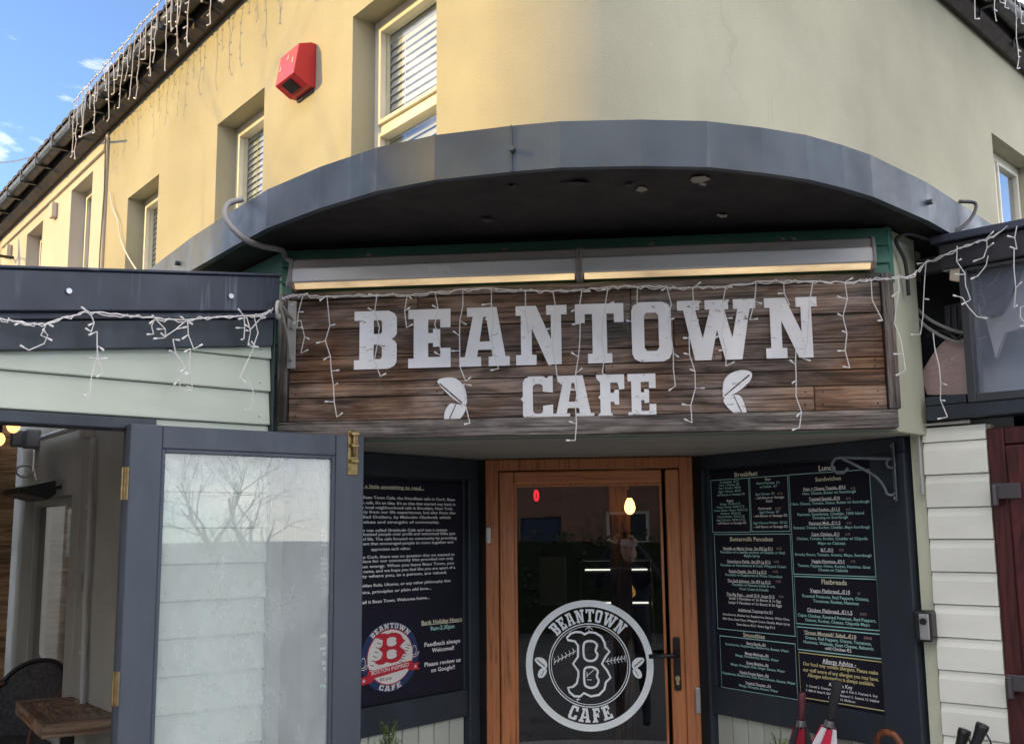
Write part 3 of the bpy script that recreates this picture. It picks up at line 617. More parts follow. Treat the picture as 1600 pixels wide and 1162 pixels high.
# bead along the inside of the frames
for fr, a, b, zt, zb in ((SPR, SRb0, SRb1, zRt, zRb), (SPL, -.93, SLb1, 2.025, 1.085)):
    m = MB(); t = .016; m.box(a, a+t, .012, .044, zb, zt); m.box(b-t, b, .012, .044, zb, zt); m.box(a+t, b-t, .012, .044, zt-.006, zt); part('bead', inP(fr, m), M_DARK, por, .004)
# door
M_TEAK = wood('teak_foil', (.44, .155, .055), (.54, .215, .082), axis=2, scale=1.5, rough=.42, vary=.04, bump=.12, knots=False, spec=.5, wave=.08)
M_TEAKH = wood('teak_foil_head', (.44, .155, .055), (.54, .215, .082), axis=0, scale=1.5, rough=.42, vary=.04, bump=.12, knots=False, spec=.5, wave=.08)
D0, D1, L0, L1, G0, G1 = -.487, .468, -.437, .405, -.353, .327
m = MB(); m.box(D0, D0+.062, -.01, .06, 0, 2.118); m.box(D1-.062, D1, -.01, .06, 0, 2.118); m.box(D0+.062, D1-.062, -.01, .06, 2.065, 2.118)
dor = part('door', inP(DOR, m), M_TEAK, por, .005, label='orange brown wood effect entrance door with large glass pane')
for a, b in ((L0, G0), (G1, L1)):
    m = MB(); m.box(a+.016, b, -.022, .045, .02, 2.06); part('stile', inP(DOR, m), M_TEAK, dor, .008)
for a, b in ((2.0, 2.06), (.02, .30)): m = MB(); m.box(G0, G1, -.022, .045, a, b); part('rail', inP(DOR, m), M_TEAKH, dor, .008)
m = MB()
for a, b in ((G0, G0+.012), (G1-.012, G1)): m.box(a, b, -.014, .02, .3, 2.0)
m.box(G0+.012, G1-.012, -.014, .02, 1.988, 2.0); part('glazing_bead', inP(DOR, m), M_TEAK, dor, .003)
m = MB(); m.box(G0+.012, G1-.012, .0, .006, .3, 1.988); part('pane', inP(DOR, m), M_DGLASS, dor)
M_BLACK = plain('black_metal', (.012, .012, .014), .28)
hu, hz = DOR.uz(1058, 1036, -.03)
m = MB(); m.box(hu-.016, hu+.016, -.036, -.0225, hz-.115, hz+.115); part('handle_plate', inP(DOR, m), M_BLACK, dor, .010)
m = MB(); m.tube([(hu, -.03, hz+.04), (hu, -.075, hz+.04), (hu-.02, -.085, hz+.04), (hu-.125, -.082, hz+.036)], .0105, 8); part('handle', inP(DOR, m), M_BLACK, dor, smooth=True)
m = MB(); m.tube([(hu, -.036, hz-.062), (hu, -.045, hz-.062)], .011, 10); m.box(hu-.006, hu+.006, -.044, -.036, hz-.09, hz-.064); part('keyhole', inP(DOR, m), plain('brass', (.6, .48, .22), .3, .8), dor)
for px, py in ((764, 836), (1091, 1093)):
    u, z = DOR.uz(px, py, -.012); m = MB(); m.box(u-.012, u+.010, -.03, -.0105, z-.036 if px < 900 else z-.055, z+.036 if px < 900 else z+.055); part('hinge' if px < 900 else 'lock_keep', inP(DOR, m), plain('steel_grey', (.45, .45, .43), .35, .8), dor, .003)
# round logo transfer on the door glass
M_WHT = plain('vinyl_white', (.86, .91, .91), .5)
cu, cz = DOR.uz(920.9, 1038.6, -.002); RR = (DOR.uz(1020.5, 1038, -.002)[0]-DOR.uz(821, 1039, -.002)[0])/2
YS = -.002
def LG(x, z): return ((x-758)/443*RR+cu, -(z-615)/452*RR+cz)      # drawing units of the logo
m = MB(); flat(m, [circ(cu, cz, RR, 72), circ(cu, cz, RR*.895, 72)], YS)
for r, t in ((.633, .016), (.598, .010)): band(m, circ(cu, cz, RR*r, 64), RR*t, YS)
def arcword(mb, word, r0, r1, a0, a1, c, y, inside=False, R=1.0, sx=1.0):
    tot = sum(GL[ch][0]+.17 for ch in word)-.17; a = a0
    for ch in word:
        w = GL[ch][0]; da = (a1-a0)*w/tot; am = a+da/2
        for_poly = []
        def f(x, z):
            rr = (r0+(r1-r0)*z) if not inside else (r1-(r1-r0)*z); th = a+da*x
            return (c[0]+sx*R*rr*sin(th), c[1]+R*rr*cos(th))
        flat(mb, glyph(ch, f), y); a += (a1-a0)*(w+.17)/tot
arcword(m, 'BEANTOWN', .665, .862, -.84, .80, (cu, cz), YS, R=RR)
arcword(m, 'CAFE', .655, .868, pi+.43, pi-.43, (cu, cz), YS, True, R=RR)
BP = [(612,442),(605,425),(632,396),(668,385),(705,387),(730,402),(760,386),(805,392),(845,418),(866,458),(872,492),(900,520),(872,556),(845,605),(880,650),(903,700),(870,730),(858,780),(820,818),(765,828),(715,806),(690,829),(650,828),(618,802),(606,770),(640,764),(668,740),(680,690),(680,655),(645,605),(680,556),(682,480),(660,450)]
BC1 = [(745,450),(790,452),(814,478),(803,515),(816,542),(800,575),(765,586),(735,576),(721,550),(721,475)]
BC2 = [(722,652),(742,630),(785,630),(815,655),(808,690),(820,720),(805,755),(770,770),(735,760),(722,735)]
for pth_ in (BP, smooth2(BC1), smooth2(BC2)): band(m, [LG(*q) for q in pth_], RR*.034, YS)
def bean(mb, pts1, cut1, pts2, cut2, y):     # two bean halves with their creases left open
    for p, c in ((pts1, cut1), (pts2, cut2)):
        P = smooth2(p, 5); flat(mb, [P, c], y)
for sx in (1, -1):
    def q(x, z): xx = x if sx == 1 else 2*758-x; return LG(xx, z)
    bean(m, [q(378,575),(q(395,562)),q(430,565),q(458,590),q(464,625),q(445,640),q(410,620),q(385,595)], [q(388,578),q(394,575),q(452,622),q(446,627)],
            [q(432,632),q(455,640),q(460,662),q(440,695),q(412,704),q(397,688),q(405,655)], [q(441,648),q(445,650),q(424,692),q(420,690)], YS)
# stitches
for (x0, z0, x1, z1, k_) in ((510,595,668,515,6), (870,590,1010,565,6)):
    band(m, [LG(x0+(x1-x0)*t/4, z0+(z1-z0)*t/4) for t in range(5)], RR*.010, YS, False)
    for k in range(k_):
        t = (k+.5)/k_; x, z = x0+(x1-x0)*t, z0+(z1-z0)*t; s = -1 if x0 < 700 else 1
        for dz in (-22, 22): band(m, [LG(x, z), LG(x+s*16*.7, z+dz)], RR*.010, YS, False)
for x0, z0, x1, z1 in ((760,345,760,385), (760,345,735,370), (760,345,785,370), (680,835,668,865), (660,850,690,850), (738,690,790,645), (740,660,740,700), (740,715,772,715)):
    band(m, [LG(x0, z0), LG(x1, z1)], RR*.010, YS, False)
part('logo_transfer', inP(DOR, m), M_WHT, dor, label='white round logo with a big letter B on the door glass')
# ---------------- cafe interior behind the glass
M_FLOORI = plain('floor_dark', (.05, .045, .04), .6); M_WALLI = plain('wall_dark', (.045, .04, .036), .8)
m = MB(); fr = DOR
room = thing('cafe_room', 'dim cafe interior seen through the entrance door glass', 'room', DOR)
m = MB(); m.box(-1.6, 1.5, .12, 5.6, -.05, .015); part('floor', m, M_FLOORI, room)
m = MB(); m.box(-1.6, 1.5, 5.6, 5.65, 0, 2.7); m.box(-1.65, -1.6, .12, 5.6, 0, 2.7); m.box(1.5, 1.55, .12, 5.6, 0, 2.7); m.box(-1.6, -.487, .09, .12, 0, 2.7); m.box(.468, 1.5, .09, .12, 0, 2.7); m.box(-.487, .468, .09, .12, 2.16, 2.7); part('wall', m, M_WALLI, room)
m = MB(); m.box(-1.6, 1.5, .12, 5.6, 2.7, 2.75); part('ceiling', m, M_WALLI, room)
# timber pillar, pendant bulb
pu, pz = DOR.uz(968, 800, 2.2)
pil = single('timber_pillar', MB().box(pu-.07, pu+.07, 2.15, 2.29, .015, 2.7), wood('pillar_oak', (.22, .10, .04), (.40, .2, .09), axis=2), 'orange timber pillar behind the door glass, lit by a hanging bulb', 'pillar', DOR, bevel=.008)
bu, bz = DOR.uz(984, 789, 2.0)
pen = thing('pendant_bulb', 'glowing filament bulb hanging behind the entrance door glass', 'lamp', loc=DOR.w(bu, 2.0, bz))
m = MB(); m.lathe([(.012, -.058), (.030, -.04), (.036, -.015), (.028, .02), (.014, .045)], (0, 0, 0), 12); part('bulb', m, plain('filament_glow', (1, .7, .3), .4, emit=(1, .50, .14), es=2.6), pen, smooth=True)
m = MB(); m.tube([(0, 0, .045), (0, 0, .10)], .018, 8); m.tube([(0, 0, .1), (0, 0, 2.7-bz)], .003, 5); part('flex', m, M_BLACK, pen)
# display counter
ct = thing('display_counter', 'glass food display counter with lit shelf behind the entrance door', 'counter', DOR)
cx0, cx1 = DOR.uz(905, 900, 2.6)[0], DOR.uz(1020, 900, 2.6)[0]
m = MB(); m.box(cx0-.35, cx1+.1, 2.6, 3.3, .015, .95); part('base', m, plain('counter_dark', (.03, .03, .032), .5), ct)
m = MB(); m.quad((cx0, 2.62, .95), (cx1, 2.62, .95), (cx1, 2.85, 1.58), (cx0, 2.85, 1.58)); m.quad((cx0, 2.85, 1.58), (cx1, 2.85, 1.58), (cx1, 3.25, 1.58), (cx0, 3.25, 1.58)); part('glass_front', m, M_WGLASS, ct)
m = MB()
for x in (cx0, cx1): m.tube([(x, 2.62, .95), (x, 2.85, 1.58), (x, 3.25, 1.58)], .010, 6)
m.tube([(cx0, 2.85, 1.58), (cx1, 2.85, 1.58)], .010, 6); part('frame', m, plain('frame_steel', (.4, .4, .4), .3, .8), ct)
for zz, yy in ((1.50, 2.90), (1.27, 2.82)):
    m = MB(); m.box(cx0+.02, cx1-.02, yy, 3.2, zz-.012, zz); part('shelf', m, plain('shelf_glass_grey', (.30, .30, .28), .3), ct)
    m = MB(); m.box(cx0+.03, cx1-.03, yy+.005, yy+.02, zz+.004, zz+.014); part('strip_light', m, plain('strip_glow', (1, 1, .9), .4, emit=(1, .95, .8), es=.7), ct)
random.seed(2)
for k in range(4):
    u = cx0+.03+k*(cx1-cx0)/4.2; single('price_card', MB().box(u, u+.045, 2.775, 2.779, .951, 1.02), plain('card_white', (.55, .55, .5), .6), ['leftmost', 'second from left', 'third from left', 'rightmost'][k]+' small price card standing on the display counter', 'card', DOR)
m = MB(); nu, nz_ = DOR.uz(838, 774, 1.9); P0 = DOR.w(nu, 1.9, nz_)
ring = [(nu+.016*cos(a)*.7, 1.9, nz_+.032*sin(a)) for a in [2*pi*k/14 for k in range(15)]]; m.tube(ring, .008, 6); single('neon_ring', m, plain('neon_red', (1, .05, .1), .4, emit=(1, .02, .05), es=.55), 'small glowing red neon shape behind the top left of the door glass', 'neon sign', DOR)
tu, tz = DOR.uz(863, 905, 2.3); single('till_screen', MB().box(tu-.09, tu+.09, 2.3, 2.34, tz-.17, tz+.15), plain('screen_grey', (.16, .16, .15), .4), 'grey rectangular board standing behind the left part of the door glass', 'board', DOR, bevel=.006)

# ---------------- wooden sign
sg = thing('wooden_sign', 'weathered plank sign with big white slab lettering above the entrance', 'sign', FRT)
M_SIGN = wood('sign_plank', (.19, .088, .042), (.40, .215, .115), (.42, .365, .33), .46, axis=0, scale=1.0, vary=.20, bump=1.0, rough=.75, char=True)
M_TRIM = wood('sign_trim', (.15, .11, .09), (.29, .235, .20), (.34, .305, .28), .6, axis=0, scale=1.2, vary=.12, bump=.8, char=True)
M_TRIMV = wood('sign_trim_v', (.15, .11, .09), (.29, .235, .20), (.34, .305, .28), .6, axis=2, scale=1.2, vary=.12, bump=.8, char=True)
zs = [2.190, 2.277, 2.333, 2.376, 2.432, 2.533, 2.645]
cuts = {0: [1.93], 1: [.62, 1.7], 2: [1.2], 3: [.95, 1.62], 4: [.42, 1.45], 5: [.52, 1.30]}
random.seed(7); nails = MB()
for i in range(6):
    xs = [.036] + cuts[i] + [SIGNW-.03]
    for a, b in zip(xs, xs[1:]):
        d = random.uniform(-.003, .003); m = MB(); m.box(a+.0012, b-.0012, d, .035, zs[i]+.0014, zs[i+1]-.0014); part('plank', m, M_SIGN, sg, .003)
        for xx in (a+.03, b-.03):
            for zz in ((zs[i]*.75+zs[i+1]*.25), (zs[i]*.25+zs[i+1]*.75)): nails.tube([(xx+random.uniform(-.006, .006), d+.002, zz), (xx, d-.0012, zz)], .0032, 6)
m = MB(); m.box(0, SIGNW, -.018, .045, 2.124, 2.188); part('bottom_trim', m, M_TRIM, sg, .004)
m = MB(); m.box(-.004, .034, -.016, .045, 2.190, 2.672); part('side_trim', m, M_TRIMV, sg, .004)
m = MB(); m.box(SIGNW-.028, SIGNW+.012, -.016, .045, 2.190, 2.672); part('side_trim', m, M_TRIMV, sg, .004)
m = MB(); m.box(.036, SIGNW-.03, -.008, .04, 2.647, 2.676); part('top_trim', m, M_TRIM, sg, .003)
part('nails', nails, plain('nail_rust', (.05, .035, .03), .7), sg, kind='stuff')
# worn white paint for letters
def worn(name):
    m, n, b = _base(name); z = noise(n, 42, (.55, 1, 1.3), 9, .75, .3); z2 = noise(n, 2.2, (1, 1, 1), 3)
    ad = N(n, 'ShaderNodeMath', operation='MULTIPLY_ADD'); ad.inputs[1].default_value = .42; n.links.new(z2.outputs['Fac'], ad.inputs[0]); n.links.new(z.outputs['Fac'], ad.inputs[2])
    r = ramp(n, ad.outputs[0], [(.555, g(0)), (.60, g(1))]); zc = noise(n, 5, detail=5); rc_ = ramp(n, zc.outputs['Fac'], [(.3, (.74, .73, .73)), (.7, (.90, .89, .89))])
    col = mixc(n, r.outputs[0], (.20, .155, .13), rc_.outputs[0]); n.links.new(col, b.inputs['Base Color']); b.inputs['Roughness'].default_value = .7; return m
M_LET = worn('worn_white')
def SU(px, py): return FRT.uz(px, py, -.006)
letters = [('B', 553.5, 620, 483, 575), ('E', 638, 704, 481, 573.5), ('A', 719, 796, 480, 572), ('N', 806, 886, 478, 571), ('T', 899, 975, 475, 567.5), ('O', 987, 1049, 473, 565.5), ('W', 1059, 1182, 470, 562.5), ('N', 1195.5, 1278, 466.5, 559.5)]
small = [('C', 817, 864, 588, 658), ('A', 863, 928, 586, 657), ('F', 932, 976, 585, 656), ('E', 981, 1025, 584.5, 654.5)]
for lst in (letters, small):
    zt = sum(SU((a+b)/2, t)[1] for _, a, b, t, _2 in lst)/len(lst); zb = sum(SU((a+b)/2, t)[1] for _, a, b, _2, t in lst)/len(lst)
    for ch, a, b, t, bt in lst:
        u0, u1 = SU(a, (t+bt)/2)[0], SU(b, (t+bt)/2)[0]
        me = outline_mesh(glyph(ch, lambda x, z: (u0+(u1-u0)*x, zb+(zt-zb)*z)), .0012)
        m = MB(); m.add([(v.co.x, -.0060-v.co.z, v.co.y) for v in me.vertices], [tuple(p.vertices) for p in me.polygons]); bpy.data.meshes.remove(me)
        part('letter', m, M_LET, sg)
Z5 = lambda x, y: SU(x/3.2+420, y/3.2+370); Z6 = lambda x, y: SU(x/3.077+900, y/3.077+370)
m = MB(); b_ = lambda *p: [Z5(*q) for q in p]
bean(m, b_((843,725),(870,706),(930,706),(975,745),(990,800),(985,838),(945,825),(890,780)), b_((850,735),(857,731),(970,828),(962,832)), b_((930,835),(982,846),(975,885),(940,922),(900,930),(878,912),(882,870),(905,835)), b_((932,838),(938,838),(900,925),(894,925)), -.007); part('coffee_bean_mark', m, M_LET, sg)
m = MB(); b_ = lambda *p: [Z6(*q) for q in p]
bean(m, b_((705,735),(712,690),(745,655),(800,640),(843,652),(838,690),(790,735),(735,768),(708,770)), b_((711,762),(716,766),(836,666),(831,661)), b_((760,760),(790,765),(808,800),(820,845),(805,858),(765,850),(725,815),(710,780)), b_((757,766),(762,764),(803,852),(798,855)), -.007); part('coffee_bean_mark', m, M_LET, sg)

# ---------------- trough light over the sign
tl = thing('trough_light', 'long aluminium strip light glowing above the wooden sign', 'light', FRT)
x0, x1 = FRT.uz(456, 432, -.05)[0], FRT.uz(1366, 412, -.05)[0]; xm = FRT.uz(905, 425, -.06)[0]
ztop, zbot = 2.79, 2.678
def dirty_lamp():
    m, n, b = _base('lamp_dirty_cream'); z = noise(n, 5, (.6, 2, 2), 7, .65); r = ramp(n, z.outputs['Fac'], [(.3, (.16, .10, .05)), (.7, (.42, .29, .13))]); n.links.new(r.outputs[0], b.inputs['Emission Color']); b.inputs['Emission Strength'].default_value = .75
    r2 = ramp(n, z.outputs['Fac'], [(.3, (.45, .40, .30)), (.7, (.75, .70, .55))]); n.links.new(r2.outputs[0], b.inputs['Base Color']); b.inputs['Roughness'].default_value = .4; return m
M_DIFF = dirty_lamp()
M_ALUD = paint('aluminium_dull', (.24, .215, .20), .7, 1.25, 4, .5, metallic=.1, bump=.1, stretch=(.3, 1, 1))
for a, b in ((x0, xm-.004), (xm+.004, x1)):
    m = MB(); m.prism_x([(.042, ztop-.012), (-.040, ztop+.004), (-.058, ztop-.004), (-.062, ztop-.034), (.04, ztop-.034)], a, b); part('top_casing', m, M_ALUD, tl, .002)
    m = MB(); m.prism_x([(-.064, ztop-.035), (-.070, ztop-.040), (-.070, ztop-.088), (-.064, ztop-.092), (.04, ztop-.092), (.04, ztop-.035)], a, b); part('casing', m, M_ALU, tl, .002)
    m = MB(); m.prism_x([(-.062, ztop-.093), (-.054, zbot+.004), (-.046, zbot), (-.030, zbot+.004), (-.030, ztop-.093)], a+.014, b-.014); part('diffuser', m, M_DIFF, tl)
    for xx in (a-.004, b-.008):
        m = MB(); m.prism_x([(.042, ztop-.008), (-.042, ztop+.008), (-.062, ztop-.002), (-.074, ztop-.040), (-.074, ztop-.090), (-.060, zbot-.002), (-.036, zbot-.004), (.042, zbot-.002)], xx, xx+.012); part('end_cap', m, M_ALUD, tl, .003)
for px, py in ((577, 406), (789, 401), (1018, 395), (1222, 388), (1239, 388)):
    u, z = FRT.uz(px, py, -.01); m = MB(); m.box(u-.010, u+.010, -.018, .048, ztop+.002, ztop+.024); m.tube([(u, -.018, ztop+.014), (u, -.03, ztop+.014)], .007, 6); part('clip', m, M_ALUD, tl, .002)
m = MB(); u, z = FRT.uz(686, 424, -.065); m.v = [(u-.04+.08*k/9, -.0712, ztop-.068+random.uniform(-.004, .004)) for k in range(10)] + [(u-.04+.08*k/9, -.0712, ztop-.049+random.uniform(-.003, .003)) for k in range(10)]; m.f = [(k, k+1, 11+k, 10+k) for k in range(9)]
part('label_remnant', m, plain('paper_scrap', (.6, .6, .58), .7), tl)

# ------------------------------------------------------------------ lean-to on the left
UD = LEA.uz(201, 900)[0]; UL = UD-.92; UE = -1.95
lt = thing('lean_to', 'sage boarded lean-to with dark sloping parapet and open glazed door', 'lean-to', LEA)
def zline(p, q, v=0):
    (a, za), (b, zb) = LEA.uz(*p, v), LEA.uz(*q, v); k = (zb-za)/(b-a); return lambda u: za+k*(u-a)
zt_top = zline((0, 420), (435, 433), -.06); zt_bot = zline((0, 486), (430, 486), -.06); zl_bot = zline((0, 548), (420, 541), -.03)
def slab(fa, fb, u0, u1, y0, y1):   # a board between two sloping lines
    return MB().hexa([(u0, y0, fa(u0)), (u1, y0, fa(u1)), (u1, y1, fa(u1)), (u0, y1, fa(u0)), (u0, y0, fb(u0)), (u1, y0, fb(u1)), (u1, y1, fb(u1)), (u0, y1, fb(u0))])
ur = LEA.uz(436, 460, -.06)[0]
part('parapet', slab(zt_bot, zt_top, UE, ur, -.066, .02), M_PARA, lt, .004)
part('drip_edge', slab(lambda u: zt_bot(u)-.022, lambda u: zt_bot(u)-.001, UE, ur-.004, -.045, .02), M_PARA, lt, .003)
part('trim_board', slab(zl_bot, lambda u: zt_bot(u)-.023, UE, ur-.004, -.034, .02), M_DARK, lt, .004)
part('coping', slab(lambda u: zt_top(u)+.0005, lambda u: zt_top(u)+.010, UE, ur+.004, -.074, .05), M_PARA, lt, .003)
for px, py in ((107, 455), (360, 463)):
    u, z = LEA.uz(px, py, -.066); m = MB(); m.tube([(u, -.066, z), (u, -.074, z)], .009, 8); part('bolt', m, plain('bolt_zinc', (.5, .5, .5), .35, .8), lt)
# lapped boards
zj = [2.388, 2.272, 2.155]
while zj[-1] > .1: zj.append(zj[-1]-.1167)
zj = [2.504] + zj
uc = LEA.uz(420, 600, 0)[0]; nl = MB()
for i in range(len(zj)-1):
    zt, zb = zj[i], zj[i+1]; u0 = UE if zb >= 2.15 else UD+.055
    m = MB(); m.prism_x([(-.013, zb+.002), (-.016, zb+.006), (-.003, zt), (.018, zt), (.018, zb+.002)], u0, uc); part('board', m, M_BOARD, lt, .0015)
    for xx in (u0+.06, (u0+uc)/2, uc-.04): nl.tube([(xx, -.0105, zb+.03), (xx, -.0145, zb+.03)], .003, 6)
part('nail_heads', nl, plain('nail_grey', (.22, .23, .2), .7), lt, kind='stuff')
m = MB(); m.box(UE, uc, .019, .03, 2.13, 2.50); m.box(UD+.055, uc, .019, .03, .02, 2.13); part('board_backing', m, M_DARK, lt)
m = MB(); m.box(uc+.001, ur+.006, -.03, .03, 0, 2.56); part('corner_post', m, M_DARK, lt, .004)
# door opening
m = MB(); m.box(UL-.06, UD+.06, -.026, .075, 2.116, 2.153); part('door_head', m, M_DARK, lt, .004)
m = MB(); m.box(UD, UD+.052, -.022, .075, .15, 2.115); part('door_jamb', m, M_DARK, lt, .004)
m = MB(); m.box(UD-.014, UD-.001, .02, .06, .15, 2.115); part('door_stop', m, M_DARK, lt, .003)
m = MB(); m.box(UL-.052, UL, -.022, .075, .15, 2.115); part('door_jamb', m, M_DARK, lt, .004)
m = MB(); m.box(UE, UL-.053, .019, .03, 0, 2.14); part('end_backing', m, M_DARK, lt)
for zt, zb in zip(zj[3:], zj[4:]):
    m = MB(); m.prism_x([(-.013, zb+.002), (-.016, zb+.006), (-.003, zt), (.018, zt), (.018, zb+.002)], UE, UL-.053); part('board', m, M_BOARD, lt, .0015)
# shell: floor, roof, ceiling planks, street side posts, far partition
FY = INW.w(INW.uz(25, 850, .03)[0], .03, 0); FYl = LEA.local(FY).y - .57
m = MB(); m.box(UE, .10, .24, FYl+1.2, 0, .15); m.box(UE, -.02, .03, .24, 0, .149); part('floor', m, plain('deck_dark', (.10, .085, .07), .7), lt)
rf = slab(lambda t: zt_top(t)-.10, lambda t: zt_top(t)-.07, UE, .10, .24, FYl+1.2); q = slab(lambda t: zt_top(t)-.10, lambda t: zt_top(t)-.07, UE, -.02, .02, .24); rf.add(q.v, q.f); part('roof', rf, M_PARA, lt)
# old wall inside, with a window to a timber lined room
gw = [INW.uz(38, 786, .03)[0], INW.uz(112, 768, .03)[0]]; gwin = (gw[0], gw[1], .75, INW.uz(80, 776, .03)[1]); WX = INW.uz(20, 850, .03)[0]-.4
def shift(m, dy): q = MB(); q.f = m.f; q.v = [(x, y+dy, z) for x, y, z in m.v]; return q
m = wall_grid(MB(), WX, -.03, .14, 2.72, [gwin], .14); part('inner_wall', reframe(shift(m, .034), LEA, INW), paint('lining_grey_green', (.50, .51, .45), .85, 1.1, 2, .7, bump=.2), lt)
a, b, c, d = gwin; w = .05
m = MB(); m.box(a, a+w, .09, .16, c, d); m.box(b-w, b, .09, .16, c, d); m.box(a+w, b-w, .09, .16, d-w, d); m.box(a+w, b-w, .09, .16, c, c+w)
gwo = part('window', reframe(m, LEA, INW), paint('frame_grey', (.46, .46, .42), .9, 1.05, 3, .5), lt, .006)
m = MB(); m.box(a+w, b-w, .12, .126, c+w, d-w); part('pane', reframe(m, LEA, INW), glass('dim_glass', 1.6, (.8, .82, .8), .03), gwo)
M_PINE = wood('pine_plank', (.26, .15, .075), (.46, .30, .17), axis=0, scale=.8, vary=.25)
z = .7
while z < d+.1:
    m = MB(); m.box(a-.5, b+.3, .42, .44, z, z+.118); part('plank', reframe(m, LEA, INW), M_PINE, gwo, .004); z += .122
ms_u, ms_z = INW.uz(106, 832, .40); m = MB(); m.box(ms_u-.04, ms_u+.05, .405, .417, ms_z-.17, ms_z+.17); part('wall_sign', reframe(m, LEA, INW), plain('oxblood', (.12, .015, .015), .4), gwo, .004)
m = MB(); v, f = text_pts('MICHELIN', .02); k = .27/max(q[0] for q in v)
m.add([(ms_u-.014+y_*k*1.1, .4035, ms_z+.135-x_*k) for x_, y_ in v], f); part('lettering', reframe(m, LEA, INW), plain('faded_white', (.42, .40, .38), .6), gwo, kind='stuff')
m = MB(); m.box(a-.5, b+.3, .16, .42, d+.05, d+.07); part('room_ceiling', reframe(m, LEA, INW), M_INNER, gwo)
M_PINEY = wood('pine_plank_y', (.26, .13, .06), (.46, .26, .13), axis=1, scale=.8, vary=.25)
u = UE
while u < 0:
    b = min(u+.14, .08); m = slab(lambda t: zt_top(t)-.20, lambda t: zt_top(t)-.185, u+.002, b-.002, .24, FYl+.9); part('ceiling_plank', m, M_PINEY, lt); u += .142
z = .16
while z < 2.5:
    m = MB(); m.box(UE, .30, FYl+.55, FYl+.57, z, z+.118); part('partition_plank', m, M_PINE, lt, .003); z += .121
m = MB(); m.box(UE, .30, FYl+.575, FYl+.59, .15, 2.5); part('partition_backing', m, M_INNER, lt)  # unseen sheet added to stop light leaking between the planks
for y in (.05, 1.6, 3.2, 4.8):
    m = MB(); m.box(UE, UE+.08, y, y+.08, .15, 2.35); part('street_post', m, M_DARK, lt, .004)
m = MB(); m.box(UE, UE+.1, .03, FYl+1, 2.28, 2.36); part('street_beam', m, M_DARK, lt)
# the open door, swung back against the wall
H0 = LEA.w(UD+.020, -.072, 0); DRF = Frame(H0.x, H0.y, 38.4)
def dz(px, py): return DRF.uz(px, py, 0)
dw = dz(567, 900)[0]; d0 = dz(203, 700)[0]; g0_, g1_ = dz(250, 800)[0], dz(524, 800)[0]; zt_ = dz(380, 671)[1]; gz = dz(390, 706)[1]
M = DRF
def inL(fr, m): return reframe(m, LEA, fr)
dd = []
m = MB(); m.box(d0, g0_, 0, .044, .17, zt_); od = part('door', inL(DRF, m), M_DOORP, lt, .004, label='grey glazed door standing open against the boards')
m = MB(); m.box(g1_, dw, 0, .044, .17, zt_); part('stile', inL(DRF, m), M_DOORP, od, .004)
for a, b in ((gz, zt_-.0005), (.1705, .42)): m = MB(); m.box(g0_+.0005, g1_-.0005, .001, .043, a, b); part('rail', inL(DRF, m), M_DOORP, od, .004)
m = MB(); t = .013
m.box(g0_, g0_+t, .004, .03, .42, gz); m.box(g1_-t, g1_, .004, .03, .42, gz); m.box(g0_+t, g1_-t, .004, .03, gz-t, gz); part('glazing_bead', inL(DRF, m), M_DOORP, od, .003)
m = MB(); m.box(g0_+t, g1_-t, .014, .020, .42, gz-t); part('pane', inL(DRF, m), glass('misted_glass', 1.6, (.97, .98, .98), .24, (.80, .87, .86)), od)
M_BRASS = paint('brass_worn', (.30, .21, .09), .5, 1.3, 20, .45, metallic=.7, spots=((.10, .07, .05), .66, 30))
bu_, bz_ = dz(551, 705); m = MB(); m.box(bu_-.022, bu_+.020, -.004, .002, bz_-.085, bz_+.075); bp = part('bolt_plate', inL(DRF, m), M_BRASS, od, .002)
m = MB(); m.tube([(bu_, -.012, bz_-.02), (bu_, -.012, bz_+.075)], .007, 8); part('bolt_rod', inL(DRF, m), M_BRASS, od, smooth=True)
for z in (bz_-.035, bz_+.02, bz_+.062): m = MB(); m.box(bu_-.016, bu_+.016, -.02, -.003, z-.006, z+.006); part('bolt_guide', inL(DRF, m), M_BRASS, od, .002)
for z in (dz(197, 755)[1], dz(185, 1075)[1], .35):
    m = MB(); m.box(d0-.022, d0-.001, -.004, .004, z-.05, z+.05); m.tube([(d0-.012, -.006, z-.05), (d0-.012, -.006, z+.05)], .006, 8); part('hinge', inL(DRF, m), M_BRASS, od)

# things on the old wall inside the lean-to
def LW(px, py, v=.005): return INW.w(*INW.p(px, py, v))
M_PIPE = plain('conduit_white', (.60, .60, .58), .45); M_BOXW = plain('box_offwhite', (.50, .48, .42), .5)
cd = thing('conduit', 'white vertical conduit pipe with junction boxes inside the lean-to', 'conduit', loc=LW(138, 690, 0.024))
def rel(o, m): 
    q = MB(); q.f = m.f; l = o.location; q.v = [tuple(Vector(v)-l) for v in m.v]; return q
m = MB(); m.tube([LW(145, 684), LW(141, 800), LW(137, 890), LW(134, 925), LW(129, 1090), LW(128, 1140)], .015, 10); part('pipe', rel(cd, m), M_PIPE, cd, smooth=True)
def bx(px, py, w, h, d, fr=INW): 
    u, z = fr.uz(px, py, .03); w *= .72; h *= .72; d *= .72; m = MB(); m.box(u-w/2, u+w/2, .033-d, .033, z-h/2, z+h/2); q = MB(); q.f = m.f; q.v = [tuple(fr.w(*v)) for v in m.v]; return q
part('junction_box', rel(cd, bx(142, 676, .17, .09, .07)), M_BOXW, cd, .006); part('socket_box', rel(cd, bx(133, 910, .15, .12, .06)), M_BOXW, cd, .006)
for px, py in ((145, 791), (134, 1019)): part('pipe_clip', rel(cd, bx(px, py, .07, .03, .05)), M_PIPE, cd, .004)
